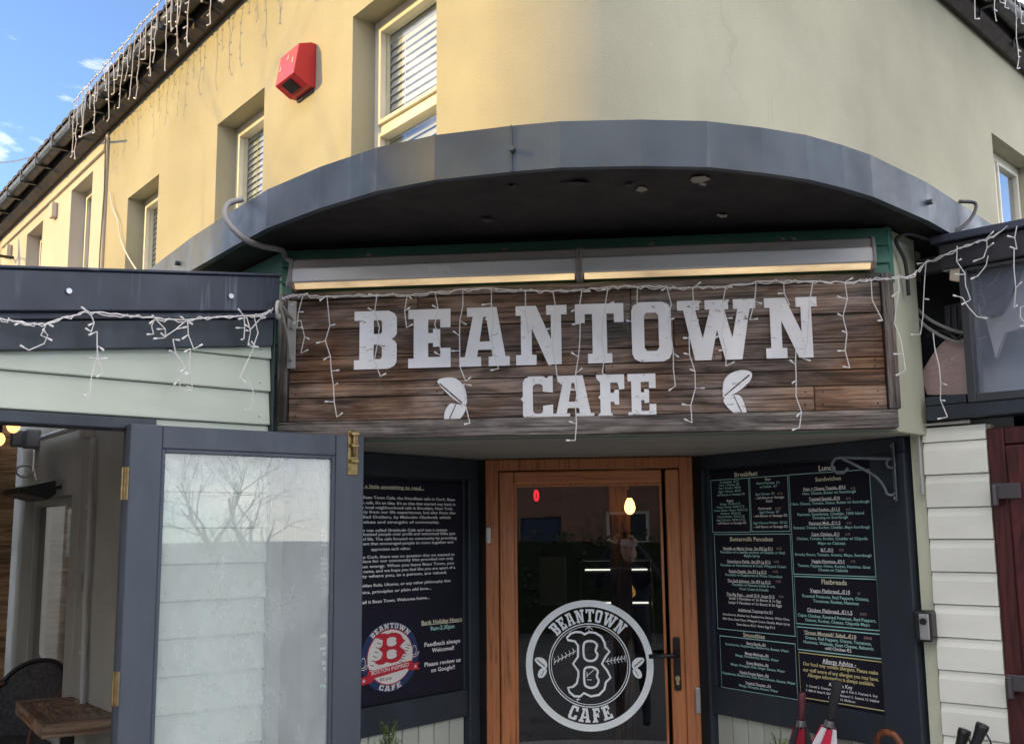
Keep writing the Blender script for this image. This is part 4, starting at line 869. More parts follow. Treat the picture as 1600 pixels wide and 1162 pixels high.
m = MB(); m.tube([LW(66, 684, -0.012), LW(92, 676, -0.012), LW(119, 668, -0.012)], .017, 10); part('branch_pipe', rel(cd, m), M_PIPE, cd, smooth=True)
gb = thing('grey_switch_box', 'dark grey weatherproof switch box high on the wall inside the lean-to', 'switch box', loc=LW(56, 687, 0.022))
part('body', rel(gb, bx(59, 686, .16, .17, .12)), plain('abs_grey', (.13, .14, .16), .45), gb, .012); part('lid', rel(gb, bx(53, 686, .10, .15, .20)), plain('abs_grey', (.13, .14, .16), .45), gb, .012)
ht = thing('patio_heater', 'black wall mounted infrared heater above the window inside the lean-to', 'heater', loc=LW(52, 770, 0.018))
u, z = INW.uz(50, 768, -.1); m = MB(); m.prism_x([(-.02, z+.065), (-.20, z+.02), (-.215, z-.01), (-.05, z-.05), (-.01, z-.015)], u-.25, u+.21); q = MB(); q.f = m.f; q.v = [tuple(INW.w(*v)) for v in m.v]; part('housing', rel(ht, q), plain('heater_black', (.03, .03, .03), .4), ht, .006)
for k in range(7):
    x = u-.23+k*.065; m = MB(); m.prism_x([(-.206, z-.013), (-.21, z-.018), (-.055, z-.056), (-.05, z-.051)], x, x+.014); q = MB(); q.f = m.f; q.v = [tuple(INW.w(*v)) for v in m.v]; part('grille_bar', rel(ht, q), M_ALUD, ht)
m = MB(); m.tube([INW.w(u+.14, .03, z+.03), INW.w(u+.14, -.05, z+.015)], .014, 6); part('bracket', rel(ht, m), M_BLACK, ht)
m = MB(); pts = [LW(53, 703, -0.042), LW(52, 728, -0.057)] + [LW(38+13*cos(a), 736+9*sin(a), -.12) for a in (0, 1, 2, 3, 4, 5)] + [LW(52, 731, -0.042), LW(54, 742, -0.057), LW(57, 751, -0.117)]
m.tube(bez(pts, 4), .0065, 6); single('heater_cable', m, M_CABW, 'white cable coiled in a loop above the heater in the lean-to', 'cable', smooth=True)
m = MB(); m.tube(bez([LW(130, 686, 0.011), LW(126, 780, 0.011), LW(122, 850, 0.011), LW(117, 950, 0.011), LW(110, 1060, 0.011)], 4), .0035, 5); single('thin_wire', m, M_CABW, 'thin white wire hanging beside the conduit inside the lean-to', 'wire')
# festoon bulbs
for k, (px, py, y) in enumerate(((21, 665, 4.6), (-2, 686, 4.9))):
    d = ray(px, py); P = CAMP + d*(y/d.y)
    fb = thing('festoon_bulb', ['glowing festoon bulb under the lean-to ceiling, the one fully in view', 'glowing festoon bulb cut by the left edge of the photo'][k], 'bulb', loc=P, group='festoon bulbs in the lean-to')
    m = MB(); m.ball((0, 0, 0), .028, 12, 8, 1, 1, 1.15); part('bulb', m, plain('festoon_glow', (1, .7, .4), .4, emit=(1, .45, .14), es=1.1), fb, smooth=True)
    m = MB(); m.tube([(0, 0, .028), (0, 0, .09)], .014, 8); m.tube([(0, 0, .085), (.0, 0, .30)], .004, 5); part('holder', m, M_BLACK, fb)
# table and chairs
FLZ = .15
def floorpt(px, py, z): return on_level(px, py, z)
tz = FLZ+.76
Nn = floorpt(70, 1131, tz); dA = (floorpt(23, 1090, tz)-Nn); dA.normalize(); dA = Vector((dA.x, dA.y, 0)).normalized(); dB = Vector((dA.y, -dA.x, 0))
if dB.x < 0: dB = -dB
tb = thing('cafe_table', 'reclaimed wood cafe table just inside the lean-to doorway', 'table', loc=(Nn.x, Nn.y, FLZ)); tb.rotation_euler = (0, 0, atan2(dB.y, dB.x))
TL, TW = .85, .36    # along local y (away), local x
M_TAB = wood('reclaimed', (.17, .075, .035), (.36, .20, .11), (.36, .33, .27), .35, axis=1, scale=1.4, vary=.3, bump=.5); M_TABX = wood('reclaimed_x', (.17, .075, .035), (.36, .20, .11), (.36, .33, .27), .35, axis=0, scale=1.4, vary=.3, bump=.5)
for a, b, c, d, mt in ((.0, .05, 0, TL, M_TAB), (TW-.05, TW, 0, TL, M_TAB), (.052, TW-.052, 0, .09, M_TABX), (.052, TW-.052, TL-.09, TL, M_TABX), (.052, .14, .092, TL-.092, M_TAB), (.142, .24, .092, .45, M_TAB), (.142, .24, .452, TL-.092, M_TABX), (.242, TW-.052, .092, TL-.092, M_TAB)):
    m = MB(); m.box(a, b, c, d, .725-random.uniform(0, .002), .76-random.uniform(0, .002)); part('top_board', m, mt, tb, .002)
for y0, y1, x0_, x1_ in ((-.012, -.001, -.012, TW+.012), (TL+.001, TL+.012, -.012, TW+.012)): m = MB(); m.box(x0_, x1_, y0, y1, .695, .761); part('edge_board', m, M_TABX, tb, .003)
for xa, xb in ((-.012, -.001), (TW+.001, TW+.012)): m = MB(); m.box(xa, xb, 0, TL, .695, .761); part('edge_board', m, M_TAB, tb, .003)
m = MB(); m.box(TW/2-.03, TW/2+.03, TL/2-.03, TL/2+.03, .03, .725); part('pedestal', m, M_BLACK, tb)
m = MB(); m.box(TW/2-.17, TW/2+.17, TL/2-.22, TL/2+.22, 0, .03); part('foot', m, M_BLACK, tb, .005)
M_WEAVE = paint('woven_grey', (.060, .056, .056), .5, 1.7, 45, .6, bump=.9, bscale=220); M_CHF = plain('chair_brown', (.13, .055, .035), .4)
def chair(loc, rz, label, s=1.0):
    c = thing('bistro_chair', label, 'chair', loc=loc, group='woven bistro chairs in the lean-to'); c.rotation_euler = (0, 0, rz); c.scale = (s, s, s)
    # curved back shell: local -y is the front
    m = MB(); nu, nv = 18, 10
    for j in range(nv+1):
        for i in range(nu+1):
            a = (i/nu-.5)*2; th = a*1.05; top = .90-.10*a*a-.06*a**4; zz = .42+(top-.42)*j/nv
            r = .27+.03*j/nv; m.v.append((r*sin(th)*1.02, -.02+r*cos(th)*.75-.06, zz))
    for j in range(nv):
        for i in range(nu): k = j*(nu+1)+i; m.f.append((k, k+1, k+nu+2, k+nu+1))
    b = part('backrest', m, M_WEAVE, c, smooth=True); so_ = b.modifiers.new('solid', 'SOLIDIFY'); so_.thickness = .014
    rim = [Vector(m.v[nv*(nu+1)+i]) for i in range(nu+1)]
    m2 = MB(); m2.tube(rim, .013, 8); part('back_rim', m2, M_BLACK, c, smooth=True)
    for sx in (-1, 1):
        e = rim[0 if sx < 0 else -1]; m2 = MB(); m2.tube(bez([e+Vector((-sx*.03, .03, .03)), e+Vector((sx*.035, -.06, -.02)), Vector((sx*.30, -.17, .64)), Vector((sx*.295, -.22, .45)), Vector((sx*.29, -.23, .0))], 5), .014, 8); part('arm', m2, M_CHF, c, smooth=True)
        m2 = MB(); m2.tube([(sx*.22, .12, .44), (sx*.25, .20, 0)], .013, 8); part('leg', m2, M_CHF, c, smooth=True)
    m2 = MB(); m2.lathe([(.24, 0), (.255, .012), (.255, .03), (.23, .042)], (0, -.06, .42), 24); part('seat', m2, M_WEAVE, c)
    return c
P = floorpt(60, 1030, FLZ+.90)
chair((P.x, P.y-.15, FLZ), radians(-25), 'grey woven bistro chair beside the reclaimed wood table', 1.0)
P = floorpt(14, 1010, FLZ+.9)
chair((P.x-.1, P.y+.1, FLZ), radians(10), 'dark bistro chair farther back, only its rounded top showing', 1.0)

# ------------------------------------------------------------------ annexe on the right
ax = thing('side_annexe', 'cream boarded annexe wall with clear screen and maroon door', 'annexe', ANX)
zl = [ANX.uz(1440+k*2.6, 672+50*k)[1] for k in range(0, 12)]
jz = []
for x, y in ((132, 143), (133, 192), (134, 296), (135, 401), (139, 502), (147, 606), (155, 710), (165, 816), (172, 921), (178, 1025), (186, 1132)): jz.append(ANX.uz(1380+x/2.068, 600+y/2.068)[1])
st = (jz[2]-jz[-1])/8
while jz[-1] > .12: jz.append(jz[-1]-st)
wb = ANX.uz(1543, 700)[0]
for a, b in zip(jz, jz[1:]):
    m = MB(); m.prism_x([(-.010, b+.0025), (-.011, b+.004), (-.010, a-.030), (-.004, a-.014), (-.003, a), (.02, a), (.02, b+.0025)], .004, wb); part('board', m, M_CREAMB, ax, .0015)
m = MB(); m.box(.0, wb+.01, .021, .05, 0, jz[0]); part('board_backing', m, M_RENDR, ax)
m = MB(); m.box(-.045, 0, .0, .05, 0, 2.5); part('edge_strip', m, M_RENDR, ax)
m = MB(); m.tube([(-.005, -.02, jz[3]+.05), (-.005, -.02, jz[0]+.01), (wb*.8, -.02, jz[0]+.012)], .007, 6); part('pipe', m, plain('pipe_grey', (.4, .4, .38), .4), ax)
# maroon door
M_MAR = wood('maroon_foil', (.050, .008, .008), (.095, .018, .016), axis=2, scale=2.2, rough=.35, vary=.03, bump=.12, knots=False, spec=.5)
zd = ANX.uz(1560, 668)[1]
m = MB(); m.box(wb+.004, wb+.062, -.012, .05, 0, zd); m.box(wb+.062, wb+.93, -.012, .05, zd-.06, zd); m.box(wb+.93, wb+.99, -.012, .05, 0, zd); ad = part('door', m, M_MAR, ax, .005, label='maroon wood grain door with grey hinges')
m = MB(); m.box(wb+.066, wb+.175, -.03, .03, .03, zd-.064); part('stile', m, M_MAR, ad, .008)
m = MB(); m.box(wb+.82, wb+.926, -.03, .03, .03, zd-.064); part('stile', m, M_MAR, ad, .008)
for a, b in ((zd-.175, zd-.064), (.03, .22), (1.0, 1.12)): m = MB(); m.box(wb+.176, wb+.819, -.029, .03, a, b); part('rail', m, M_MAR, ad, .008)
for a, b in ((1.12, zd-.175), (.22, 1.0)):
    for k in range(5):
        w_ = (.819-.176)/5; m = MB(); m.box(wb+.176+k*w_+.002, wb+.176+(k+1)*w_-.002, -.010, .02, a+.001, b-.001); part('panel', m, M_MAR, ad, .003)
for py in ((767), (1066)):
    u, z = ANX.uz(1561 if py < 900 else 1585, py, -.03); m = MB(); m.box(u-.02, u+.075, -.042, -.0305, z-.027, z+.027); m.tube([(u-.012, -.044, z-.05), (u-.012, -.044, z+.02)], .013, 8); part('hinge', m, plain('hinge_grey', (.10, .09, .095), .4, .5), ad, .003)
m = MB(); m.box(wb+.992, 1.36, .0, .05, 0, zd); part('end_panel', m, M_CREAMB, ax, .004)
m = MB(); m.box(1.362, 1.40, .0, 4.5, 0, zd); part('street_wall', m, M_CREAMB, ax, .004)
m = MB(); m.box(1.352, 1.40, -.055, 4.5, zd+.001, 2.62); part('street_fascia', m, M_DARK, ax, .004)
# sill, screen, head beam
s0 = ANX.uz(1447, 632, -.04)[0]; zs0, zs1 = ANX.uz(1470, 655, -.05)[1], ANX.uz(1470, 618, -.05)[1]
m = MB(); m.box(s0, 1.35, -.05, .06, zs0, zs1-.035); part('sill_board', m, M_DARK, ax, .004)
m = MB(); m.box(s0, ANX.uz(1508, 620, -.05)[0], -.045, .06, zs1-.033, zs1); part('sill_block', m, M_DARK, ax, .004)
f0 = ANX.uz(1508, 560, -.05)[0]; zh = ANX.uz(1508, 420, -.05)[1]; zh2 = ANX.uz(1500, 378, -.05)[1]
m = MB(); m.box(f0, f0+.03, -.055, .03, zs1-.034, zh); m.box(f0+.03, 1.35, -.055, .03, zs1-.034, zs1-.005); m.box(f0+.03, 1.35, -.055, .03, zh-.01, zh+.004); part('screen_frame', m, plain('screen_frame_dark', (.045, .048, .055), .4), ax, .003)
m = MB(); m.box(f0+.03, 1.35, -.018, -.013, zs1-.005, zh-.01); part('screen', m, glass('scuffed_sheet', 1.6, (.93, .95, .98), .12, (.6, .66, .78)), ax)
m = MB(); m.box(f0-.06, 1.4, -.07, .3, zh+.005, zh2); part('head_beam', m, paint('beam_dark', (.022, .022, .026), .7, 1.4, 5, .5, stretch=(.2, 1, 1)), ax, .006)
m = MB(); m.box(f0-.08, 1.42, -.09, 4.6, zh2+.001, zh2+.03); part('roof_edge', m, M_PARA, ax, .004)
m = MB(); m.box(f0-.052, f0-.018, -.062, -.05, zh-.0, zh+.10); part('strap', m, plain('galv', (.42, .44, .46), .4, .7), ax, .002)
# behind the screen and in the gap
M_BLK = plain('gap_shade_black', (.008, .008, .009), .8)  # near black, painting the dark void behind the gap and screen
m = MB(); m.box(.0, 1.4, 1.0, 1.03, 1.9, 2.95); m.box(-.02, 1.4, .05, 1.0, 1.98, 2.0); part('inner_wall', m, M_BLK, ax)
def shape(px, v, d, nm, mt, par=None): 
    m = MB(); m.prism_y([ANX.uz(x, y, v) for x, y in px], v, v+d); return part(nm, m, mt, par or ax, .003)
shape([(1448, 617), (1437, 585), (1462, 545), (1475, 532), (1512, 528), (1514, 617)], .10, .02, 'torn_panel', paint('pink_plaster', (.52, .38, .36), .85, 1.08, 5, .9, bump=.7, bscale=60, spots=((.62, .52, .5), .66, 9)))
shape([(1474, 478), (1506, 470), (1507, 520), (1477, 524)], .16, .1, 'meter_box', plain('meter_dark', (.05, .05, .055), .5))
for k in range(3): shape([(1476+k*10, 481-k*2), (1484+k*10, 479-k*2), (1485+k*10, 519-k), (1478+k*10, 520-k)], .145, .014, 'meter_rib', plain('meter_dark', (.05, .05, .055), .5))
shape([(1422, 408), (1520, 388), (1522, 412), (1424, 430)], .12, .05, 'cross_bar', plain('bar_grey', (.16, .16, .155), .6))
shape([(1417, 388), (1430, 392), (1432, 440), (1419, 434)], .10, .05, 'bar_bracket', plain('bar_grey', (.16, .16, .155), .6))
shape([(1484, 412), (1500, 410), (1498, 440), (1483, 438)], -.06, .02, 'tag', plain('tag_beige', (.45, .38, .30), .6))
shape([(1516, 425), (1562, 418), (1585, 420), (1575, 470), (1562, 490), (1545, 493), (1528, 478), (1518, 455)], .10, .03, 'hanging_cloth', plain('cloth_charcoal', (.05, .045, .05), .9))
shape([(1518, 460), (1530, 487), (1548, 497), (1565, 492), (1580, 468), (1600, 420), (1640, 420), (1640, 500), (1570, 520), (1555, 560), (1540, 500), (1516, 495)], .14, .03, 'backing_board', plain('beige_board', (.62, .56, .52), .8))
shape([(1512, 495), (1660, 500), (1660, 645), (1512, 650)], .32, .02, 'inner_sheet', plain('blue_grey_sheet', (.38, .43, .54), .6))  # pale blue-grey put in as colour for reflections on the screen
m = MB(); m.tube(bez([ANX.w(-.02, .05, 2.62), ANX.w(.05, .03, 2.55), ANX.w(.13, .07, 2.50), ANX.w(.2, .1, 2.49)], 5), .006, 5); m.tube(bez([ANX.w(-.03, .05, 2.60), ANX.w(.04, .03, 2.52), ANX.w(.13, .07, 2.46), ANX.w(.22, .1, 2.47)], 5), .006, 5)
single('cable_bundle', m, M_CABG, 'pair of grey cables crossing the gap right of the wooden sign', 'cable')
m = MB(); m.tube(bez([ANX.w(*ANX.p(x, y, .08)) for x, y in ((1447, 527), (1460, 518), (1478, 519), (1498, 529), (1503, 500))], 5), .006, 5); single('sagging_cable', m, M_CABK, 'black cable sagging above the torn pink panel', 'cable')
# key safe
ku, kz = ANX.uz(1447, 977, -.0); KF = fr_
ku, kz = SPR.uz(1446, 977, -.03)
ks = thing('key_safe', 'small black key safe with silver keypad front on the cream wall', 'key safe', loc=ANX.w(ANX.uz(1448, 977, -.03)[0], -.02, ANX.uz(1448, 977, -.03)[1])); ks.rotation_euler = (0, 0, ANX.rot)
m = MB(); m.box(-.036, .030, -.045, .015, -.055, .055); part('body', m, M_BLACK, ks, .010)
m = MB(); m.box(-.010, .026, -.054, -.046, -.046, .044); part('front', m, plain('safe_silver', (.38, .38, .38), .4, .5), ks, .004)
m = MB(); m.tube([(.008, -.055, .018), (.008, -.062, .018)], .012, 12); part('dial', m, M_BLACK, ks)

# ------------------------------------------------------------------ menu boards
M_MENU = paint('menu_navy', (.020, .019, .030), .9, 1.1, 3, .5, bump=.05, spec=.08); M_INKW = plain('ink_white', (.92, .91, .88), .5); M_INKT = plain('ink_teal', (.42, .76, .70), .5); M_INKY = plain('ink_yellow', (.78, .68, .30), .5); M_INKO = plain('ink_pink', (.62, .40, .34), .5); M_INKC = plain('ink_cream', (.82, .78, .56), .5)
INK = {'w': M_INKW, 't': M_INKT, 'y': M_INKY, 'o': M_INKO, 'c': M_INKC}
def board(name, label, fr, a, b, zb, zt, lines, rules):
    o = thing(name, label, 'menu board', fr, group='menu boards beside the entrance')
    m = MB(); m.box(a, b, .022, .043, zb, zt); part('board', m, M_MENU, o, .002)
    Y = .0205; mbs = {}
    for kind, s, conv, x0, x1, yc, h, und in lines:
        q0 = fr.uz(*conv(x0, yc), Y); q1 = fr.uz(*conv(x1, yc), Y); zc = fr.uz(*conv((x0+x1)/2, yc), Y)[1]
        h0 = fr.uz(*conv((x0+x1)/2, yc-h/2), Y)[1]-fr.uz(*conv((x0+x1)/2, yc+h/2), Y)[1]
        text(mbs.setdefault(kind, MB()), s, q0[0], q1[0], zc, h0, Y, .02, und)
    for kind, mb in mbs.items(): part('lettering', mb, INK[kind], o, kind='stuff')
    for kind, conv, pts in rules:
        us = [fr.uz(*conv(x, y), Y) for x, y in pts]
        l = (us[0][0]+us[3][0])/2; r = (us[1][0]+us[2][0])/2; t = (us[0][1]+us[1][1])/2; bt = (us[2][1]+us[3][1])/2
        mb = MB(); band(mb, [(l, bt), (r, bt), (r, t), (l, t)], .0042, Y)
        part('border', mb, INK[kind], o)
    return o
A5 = lambda x, y: (x/4.444+1080, y/4.444+680); A6 = lambda x, y: (x/4.436+1080, y/4.436+900)
R_ = []
def ln(k, s, c, x0, x1, y, h=20, u=False): R_.append((k, s, c, x0, x1, y, h, u))
ln('c', 'Breakfast', A5, 300, 460, 267, 30); ln('w', 'Lunch', A5, 885, 1000, 224, 36); ln('c', 'Sandwiches', A5, 860, 1040, 300, 28)
for s, x0, x1, y in (('Croissants  €3.7', 197, 332, 321), ('Ham + Cheese  €7', 195, 335, 342), ('Veg + Cheese  €8.50', 188, 343, 363), ('Egg + Cheese  €8.50', 190, 345, 386), ('add Bacon or Sausage €2', 180, 372, 409), ('Butter  €3.50 (1,7)', 200, 340, 474), ('Cream Cheese  €4.50 (1,7)', 175, 368, 495), ('Cream Cheese + Bacon  €6.00 (1,7)', 157, 390, 518), ('Hummus  €5.50 (1)', 205, 345, 540), ('Peanut Butter  €3.5 (1,5)', 182, 370, 562), ('Egg & Cheese  €8.50 (1,3,7)', 178, 375, 585)): ln('t', s, A5, x0, x1, y, 14)
ln('w', 'Bagels', A5, 247, 293, 452, 15); ln('w', '- add Bacon or Sausage €2', A5, 178, 382, 607, 15)
ln('w', 'Baps', A5, 513, 552, 303, 15)
for s, x0, x1, y in (('Bacon+Sausage  (1)', 455, 613, 328), ('w/ Relish  €7', 475, 597, 354), ('Egg+Cheese  €7', 445, 580, 405), ('Egg+Cheese  €7', 475, 613, 531), ('Egg+Cheese+Potato  €7.50', 432, 667, 605)): ln('t', s, A5, x0, x1, y, 15)
ln('o', '(1,3,7)', A5, 598, 635, 402, 13); ln('w', '- add Bacon or Sausage', A5, 443, 645, 430, 16); ln('w', '€2.00', A5, 517, 563, 456, 15); ln('w', 'Flatbreads', A5, 465, 557, 506, 16); ln('o', '(1,3,7)', A5, 583, 622, 505, 12); ln('w', '- add Bacon or Sausage €2', A5, 430, 667, 556, 16); ln('w', '- add Bacon or Sausage €2', A5, 435, 670, 632, 16)
ln('c', 'Buttermilk Pancakes', A5, 270, 567, 719, 28)
for s, x0, x1, y, o0 in (('Nutella or Maple Syrup  Sm €8 Lg €11', 222, 565, 784, 593), ('Strawberry Fields  Sm €9 Lg €12', 250, 550, 875, 575), ('Razzle Dazzle  Sm €9 Lg €12', 262, 523, 944, 567), ('The Jack Johnson  Sm €9 Lg €12', 252, 550, 1012, 588)): ln('w', s, A5, x0, x1, y, 19, True); ln('o', '(1,3,7)', A5, o0, o0+34, y, 13)
for s, x0, x1, y in (('Pancakes w/ a healthy portion of Nutella or Real', 204, 650, 811), ('Maple Syrup', 367, 476, 835), ('Pancakes w/ Strawberries & Fresh Whipped Cream', 205, 658, 904), ('Pancakes w/ Raspberries & White Chocolate', 237, 631, 972), ('Pancakes w/ Banana inside & out,', 285, 583, 1040), ('Fresh Cream & Nutella', 337, 536, 1068)): ln('t', s, A5, x0, x1, y, 17)
for s, x0, x1, y, o0 in (('Ham + Cheese Toastie...€9.5', 778, 1072, 365, 1108), ('Toasted Special...€10', 817, 1032, 437, 1076), ('Grilled Reuben...€11.5', 813, 1032, 513, 1075), ('Pastrami Melt...€11.5', 818, 1036, 607, 1080), ('Cajun Chicken...€11', 834, 1028, 684, 1072), ('BLT...€10', 900, 985, 794, 1028), ('Veggie Hummus...€9.5', 834, 1065, 873, 1108)): ln('w', s, A5, x0, x1, y, 21, True); ln('o', '(1,7)', A5, o0, o0+30, y, 13)
for s, x0, x1, y in (('Ham, Cheese, Butter on Sourdough', 772, 1143, 395), ('Ham, Cheese, Tomato, Onion, Butter on Sourdough', 697, 1236, 466), ('Pastrami, Sauerkraut, Cheddar, 1000 Island', 737, 1200, 543), ('Dressing on Sourdough', 843, 1088, 568), ('Pastrami, Tomato, Rocket, Cheddar, Mayo Sourdough', 710, 1240, 637), ('Chicken, Tomato, Rocket, Cheddar w/ Chipotle', 732, 1226, 715), ('Mayo on Ciabatta', 880, 1070, 747), ('Streaky Bacon, Tomato, Greens, Mayo, Sourdough', 720, 1252, 828), ('Tomato, Peppers, Onion, Rocket, Hummus, Goat', 740, 1244, 907), ('Cheese on Ciabatta', 882, 1088, 934)): ln('t', s, A5, x0, x1, y, 19)
ln('w', 'The Big Papi...  small €10  large €15', A6, 245, 577, 131, 19, True); ln('o', '(1,3,7)', A6, 605, 638, 139, 13)
ln('w', 'Small: 3 Pancakes w/ 2x Bacon & 1x Egg', A6, 262, 621, 161, 18); ln('w', 'Large: 5 Pancakes w/ 3x Bacon & 2x Eggs', A6, 260, 627, 190, 18)
ln('w', 'Additional Toppings for €1', A6, 325, 563, 240, 18, True); ln('w', 'Strawberries, Blueberries, Raspberries, Banana, White Choc,', A6, 220, 682, 279, 15); ln('w', 'Milk Choc, Dark Choc, Whipped Cream, Nutella, Maple Syrup', A6, 220, 683, 311, 15); ln('w', 'Extra Bacon €2.5 / Extra Egg €1.5', A6, 317, 580, 343, 15)
ln('c', 'Smoothies', A6, 360, 510, 411, 30)
for s, x0, x1, y in (('Berry Bomb...€6', 385, 516, 468), ('Mango Madness...€6', 373, 536, 540), ('Green Machine...€6', 381, 535, 606), ('Purple People Eater...€6', 337, 536, 675), ('Tropical Thunder...€6', 376, 552, 748)): ln('w', s, A6, x0, x1, y, 17, True)
for s, x0, x1, y in (('Strawberries, Raspberries, Blueberries, Banana, Water', 237, 676, 492), ('Mango, Strawberries, Banana, Water', 308, 606, 563), ('Mango, Pineapple, Kale, Ginger, Banana, Water', 275, 649, 632), ('Raspberries, Blueberries, Kale, Peanut Butter, Banana, Water', 220, 720, 704), ('Mango, Pineapple, Banana, Water', 333, 602, 774)): ln('t', s, A6, x0, x1, y, 16)
ln('c', 'Flatbreads', A6, 903, 1078, 40, 33); ln('w', 'Vegan Flatbread...€10', A6, 823, 1100, 103, 24, True); ln('o', '(1)', A6, 1154, 1170, 117, 14); ln('w', 'Chicken Flatbread...€11.5', A6, 804, 1116, 241, 24, True); ln('o', '(1,3,7)', A6, 1172, 1214, 261, 15)
for s, x0, x1, y in (('Roasted Potatoes, Red Peppers, Onions,', 772, 1230, 146), ('Tomatoes, Rocket, Hummus', 845, 1160, 178), ('Cajun Chicken, Roasted Potatoes, Red Peppers,', 740, 1282, 287), ('Onions, Rocket, Cheese, Chipotle Mayo', 790, 1236, 318), ('Greens, Red Peppers, Onions, Tomatoes,', 790, 1248, 444), ('Hummus, Walnuts, Goat Cheese, Balsamic', 780, 1263, 476)): ln('t', s, A6, x0, x1, y, 21)
ln('c', "'Green Monstah' Salad...€10", A6, 783, 1143, 402, 24, True); ln('o', '(7,8,10)', A6, 1197, 1250, 427, 15); ln('w', '-add Chicken €2', A6, 925, 1110, 505, 22)
ln('w', 'Allergy Advice -', A6, 910, 1142, 598, 30, True)
for s, x0, x1, y in (('Our food may contain allergens. Please make', 777, 1293, 635), ('our staff aware of any allergies you may have.', 777, 1297, 678), ('Allergen information is always available.', 808, 1268, 714)): ln('y', s, A6, x0, x1, y, 25)
ln('w', 'Allergen Key', A6, 952, 1118, 758, 26); ln('w', '1. Cereal 2. Crustaceans 3. Eggs 4. Fish 5. Peanuts 6. Soy', A6, 802, 1290, 793, 16); ln('w', '7. Milk 8. Nuts 9. Celery 10. Mustard 11. Sesame 12. Sulphur', A6, 797, 1303, 826, 16); ln('w', '13. Lupin 14. Molluscs', A6, 952, 1136, 854, 16)
rul = [('t', A5, [(133, 312), (396, 296), (413, 668), (153, 675)]), ('t', A5, [(404, 294), (667, 277), (687, 663), (422, 668)]), ('t', A5, [(678, 274), (1236, 235), (1282, 975), (712, 967)]),
       ('t', lambda x, y: A5(x, y), [(155, 690), (685, 680), (712+12, 1385), (190, 1347)]), ('t', A6, [(714, 4), (1284, 15), (1305, 371), (728, 329)]), ('t', A6, [(733, 352), (1306, 396), (1319, 566), (738, 509)]),
       ('t', A6, [(198, 416), (718, 461), (740, 846), (213, 775)]), ('y', A6, [(743, 530), (1318, 586), (1343, 930), (762, 838)])]
board('menu_board', 'dark menu board with food lists right of the brown entrance door', SPR, SRb0+.017, SRb1-.017, zRb+.002, zRt-.018, R_, rul)
# left board
R_ = []
B1 = lambda x, y: (x/4.571+440, y/4.571+690); B2 = lambda x, y: (x/4.434+440, y/4.434+900)
X0 = 232
for s, x1, y in (('Hello and welcome to Bean Town Cafe, the friendliest cafe in Cork. Bean', 1238, 393), ("Town is more than just a cafe, It's an idea. It's an idea that started way back in", 1240, 430), ('2012 when we visited a local neighbourhood cafe in Brooklyn, New York.', 1225, 463), ('The idea came not only from our life experiences, but also from the', 1240, 495), ('pages of a book called Outliers, by Malcolm Gladwell, which', 1207, 530), ('speaks of the values and strengths of community.', 1128, 566), ('The cafe in Brooklyn was called Gratitude Cafe and was a unique', 1183, 624), ('establishment that emphasised people over profit and welcomed folks just', 1240, 652), ('like you from all walks of life. The cafe focused on community by providing', 1250, 686), ('a welcoming environment that encouraged people to come together and', 1225, 718),
    ('When we came over to Cork, there was no question that we wanted to', 1235, 812), ('create a welcoming place for our community that provided not only', 1228, 842), ('great coffee, but great energy. When you leave Bean Town, you', 1230, 878), ('leave happier than you came, and we hope you feel like you are apart of a', 1240, 912), ('strong community where you, as a person, are valued.', 1180, 947), ('You can call it the Golden Rule, Ubuntu, or any other philosophy that', 1208, 1012), ('based on ethics, principles or plain old love...', 1070, 1060)): ln('w', s, B1, X0+(1245-x1)*.8, x1, y+6, 20)
ln('c', 'Just a little something to read...', B1, 520, 1018, 322, 24, True); ln('w', 'appreciate each other.', B1, 640, 922, 763, 20); ln('w', 'We just call it Bean Town. Welcome home...', B2, 420, 1025, 168, 21)
ln('c', 'Bank Holiday Hours', B2, 970, 1250, 308, 28, True); ln('t', '9am-2.30pm', B2, 1030, 1197, 352, 28); ln('w', 'Feedback always', B2, 990, 1237, 458, 28); ln('w', 'Welcomed!', B2, 1042, 1195, 502, 28); ln('w', 'Please review us', B2, 990, 1240, 593, 28); ln('w', 'on Google!!', B2, 1035, 1200, 637, 28)
ln('c', 'Opening Hours', B2, 217, 470, 400, 28, True); ln('w', 'Monday-Friday', B2, 217, 470, 488, 26); ln('t', '8am', B2, 285, 345, 532, 24); ln('w', 'Saturday', B2, 280, 430, 588, 26); ln('t', '9am', B2, 285, 345, 637, 24); ln('w', 'Sunday', B2, 298, 420, 705, 26); ln('t', '10am', B2, 250, 345, 755, 24)
mbl = board('menu_board', 'dark story board with round baseball emblem left of the entrance door', SPL, -.93+.017, SLb1-.017, 1.087, 2.008, R_, [])
# emblem on the left board
eu, ez = SPL.uz(609.6, 1025.2, .02); er = (SPL.uz(609.6, 1025-54.5, .02)[1]-SPL.uz(609.6, 1025+54.5, .02)[1])/2; ex = (SPL.uz(654.5, 1022, .02)[0]-SPL.uz(564, 1028, .02)[0])/2/er
M_NAVY = plain('emblem_navy', (.02, .04, .12), .5); M_RED = plain('emblem_red', (.55, .02, .04), .5); M_CRM = plain('emblem_cream', (.78, .74, .70), .5)
def EC(r, n=48): return circ(eu, ez, er*r, n, ex)
def EL(x, z): return (eu+(x-755)/202*er*ex, ez-(z-556)/245*er)
m = MB(); flat(m, [EC(1.0)], .0195); part('emblem_ring', m, M_NAVY, mbl)
m = MB(); flat(m, [EC(.80)], .0185); part('emblem_edge', m, M_RED, mbl)
m = MB(); flat(m, [EC(.775)], .0175); part('emblem_ball', m, M_CRM, mbl)
m = MB(); fB = lambda p: [(eu+(x-758)/443*er*1.62*ex+.0*er, ez+.25*er-(z-607)/452*er*.80*1.12) for x, z in p]
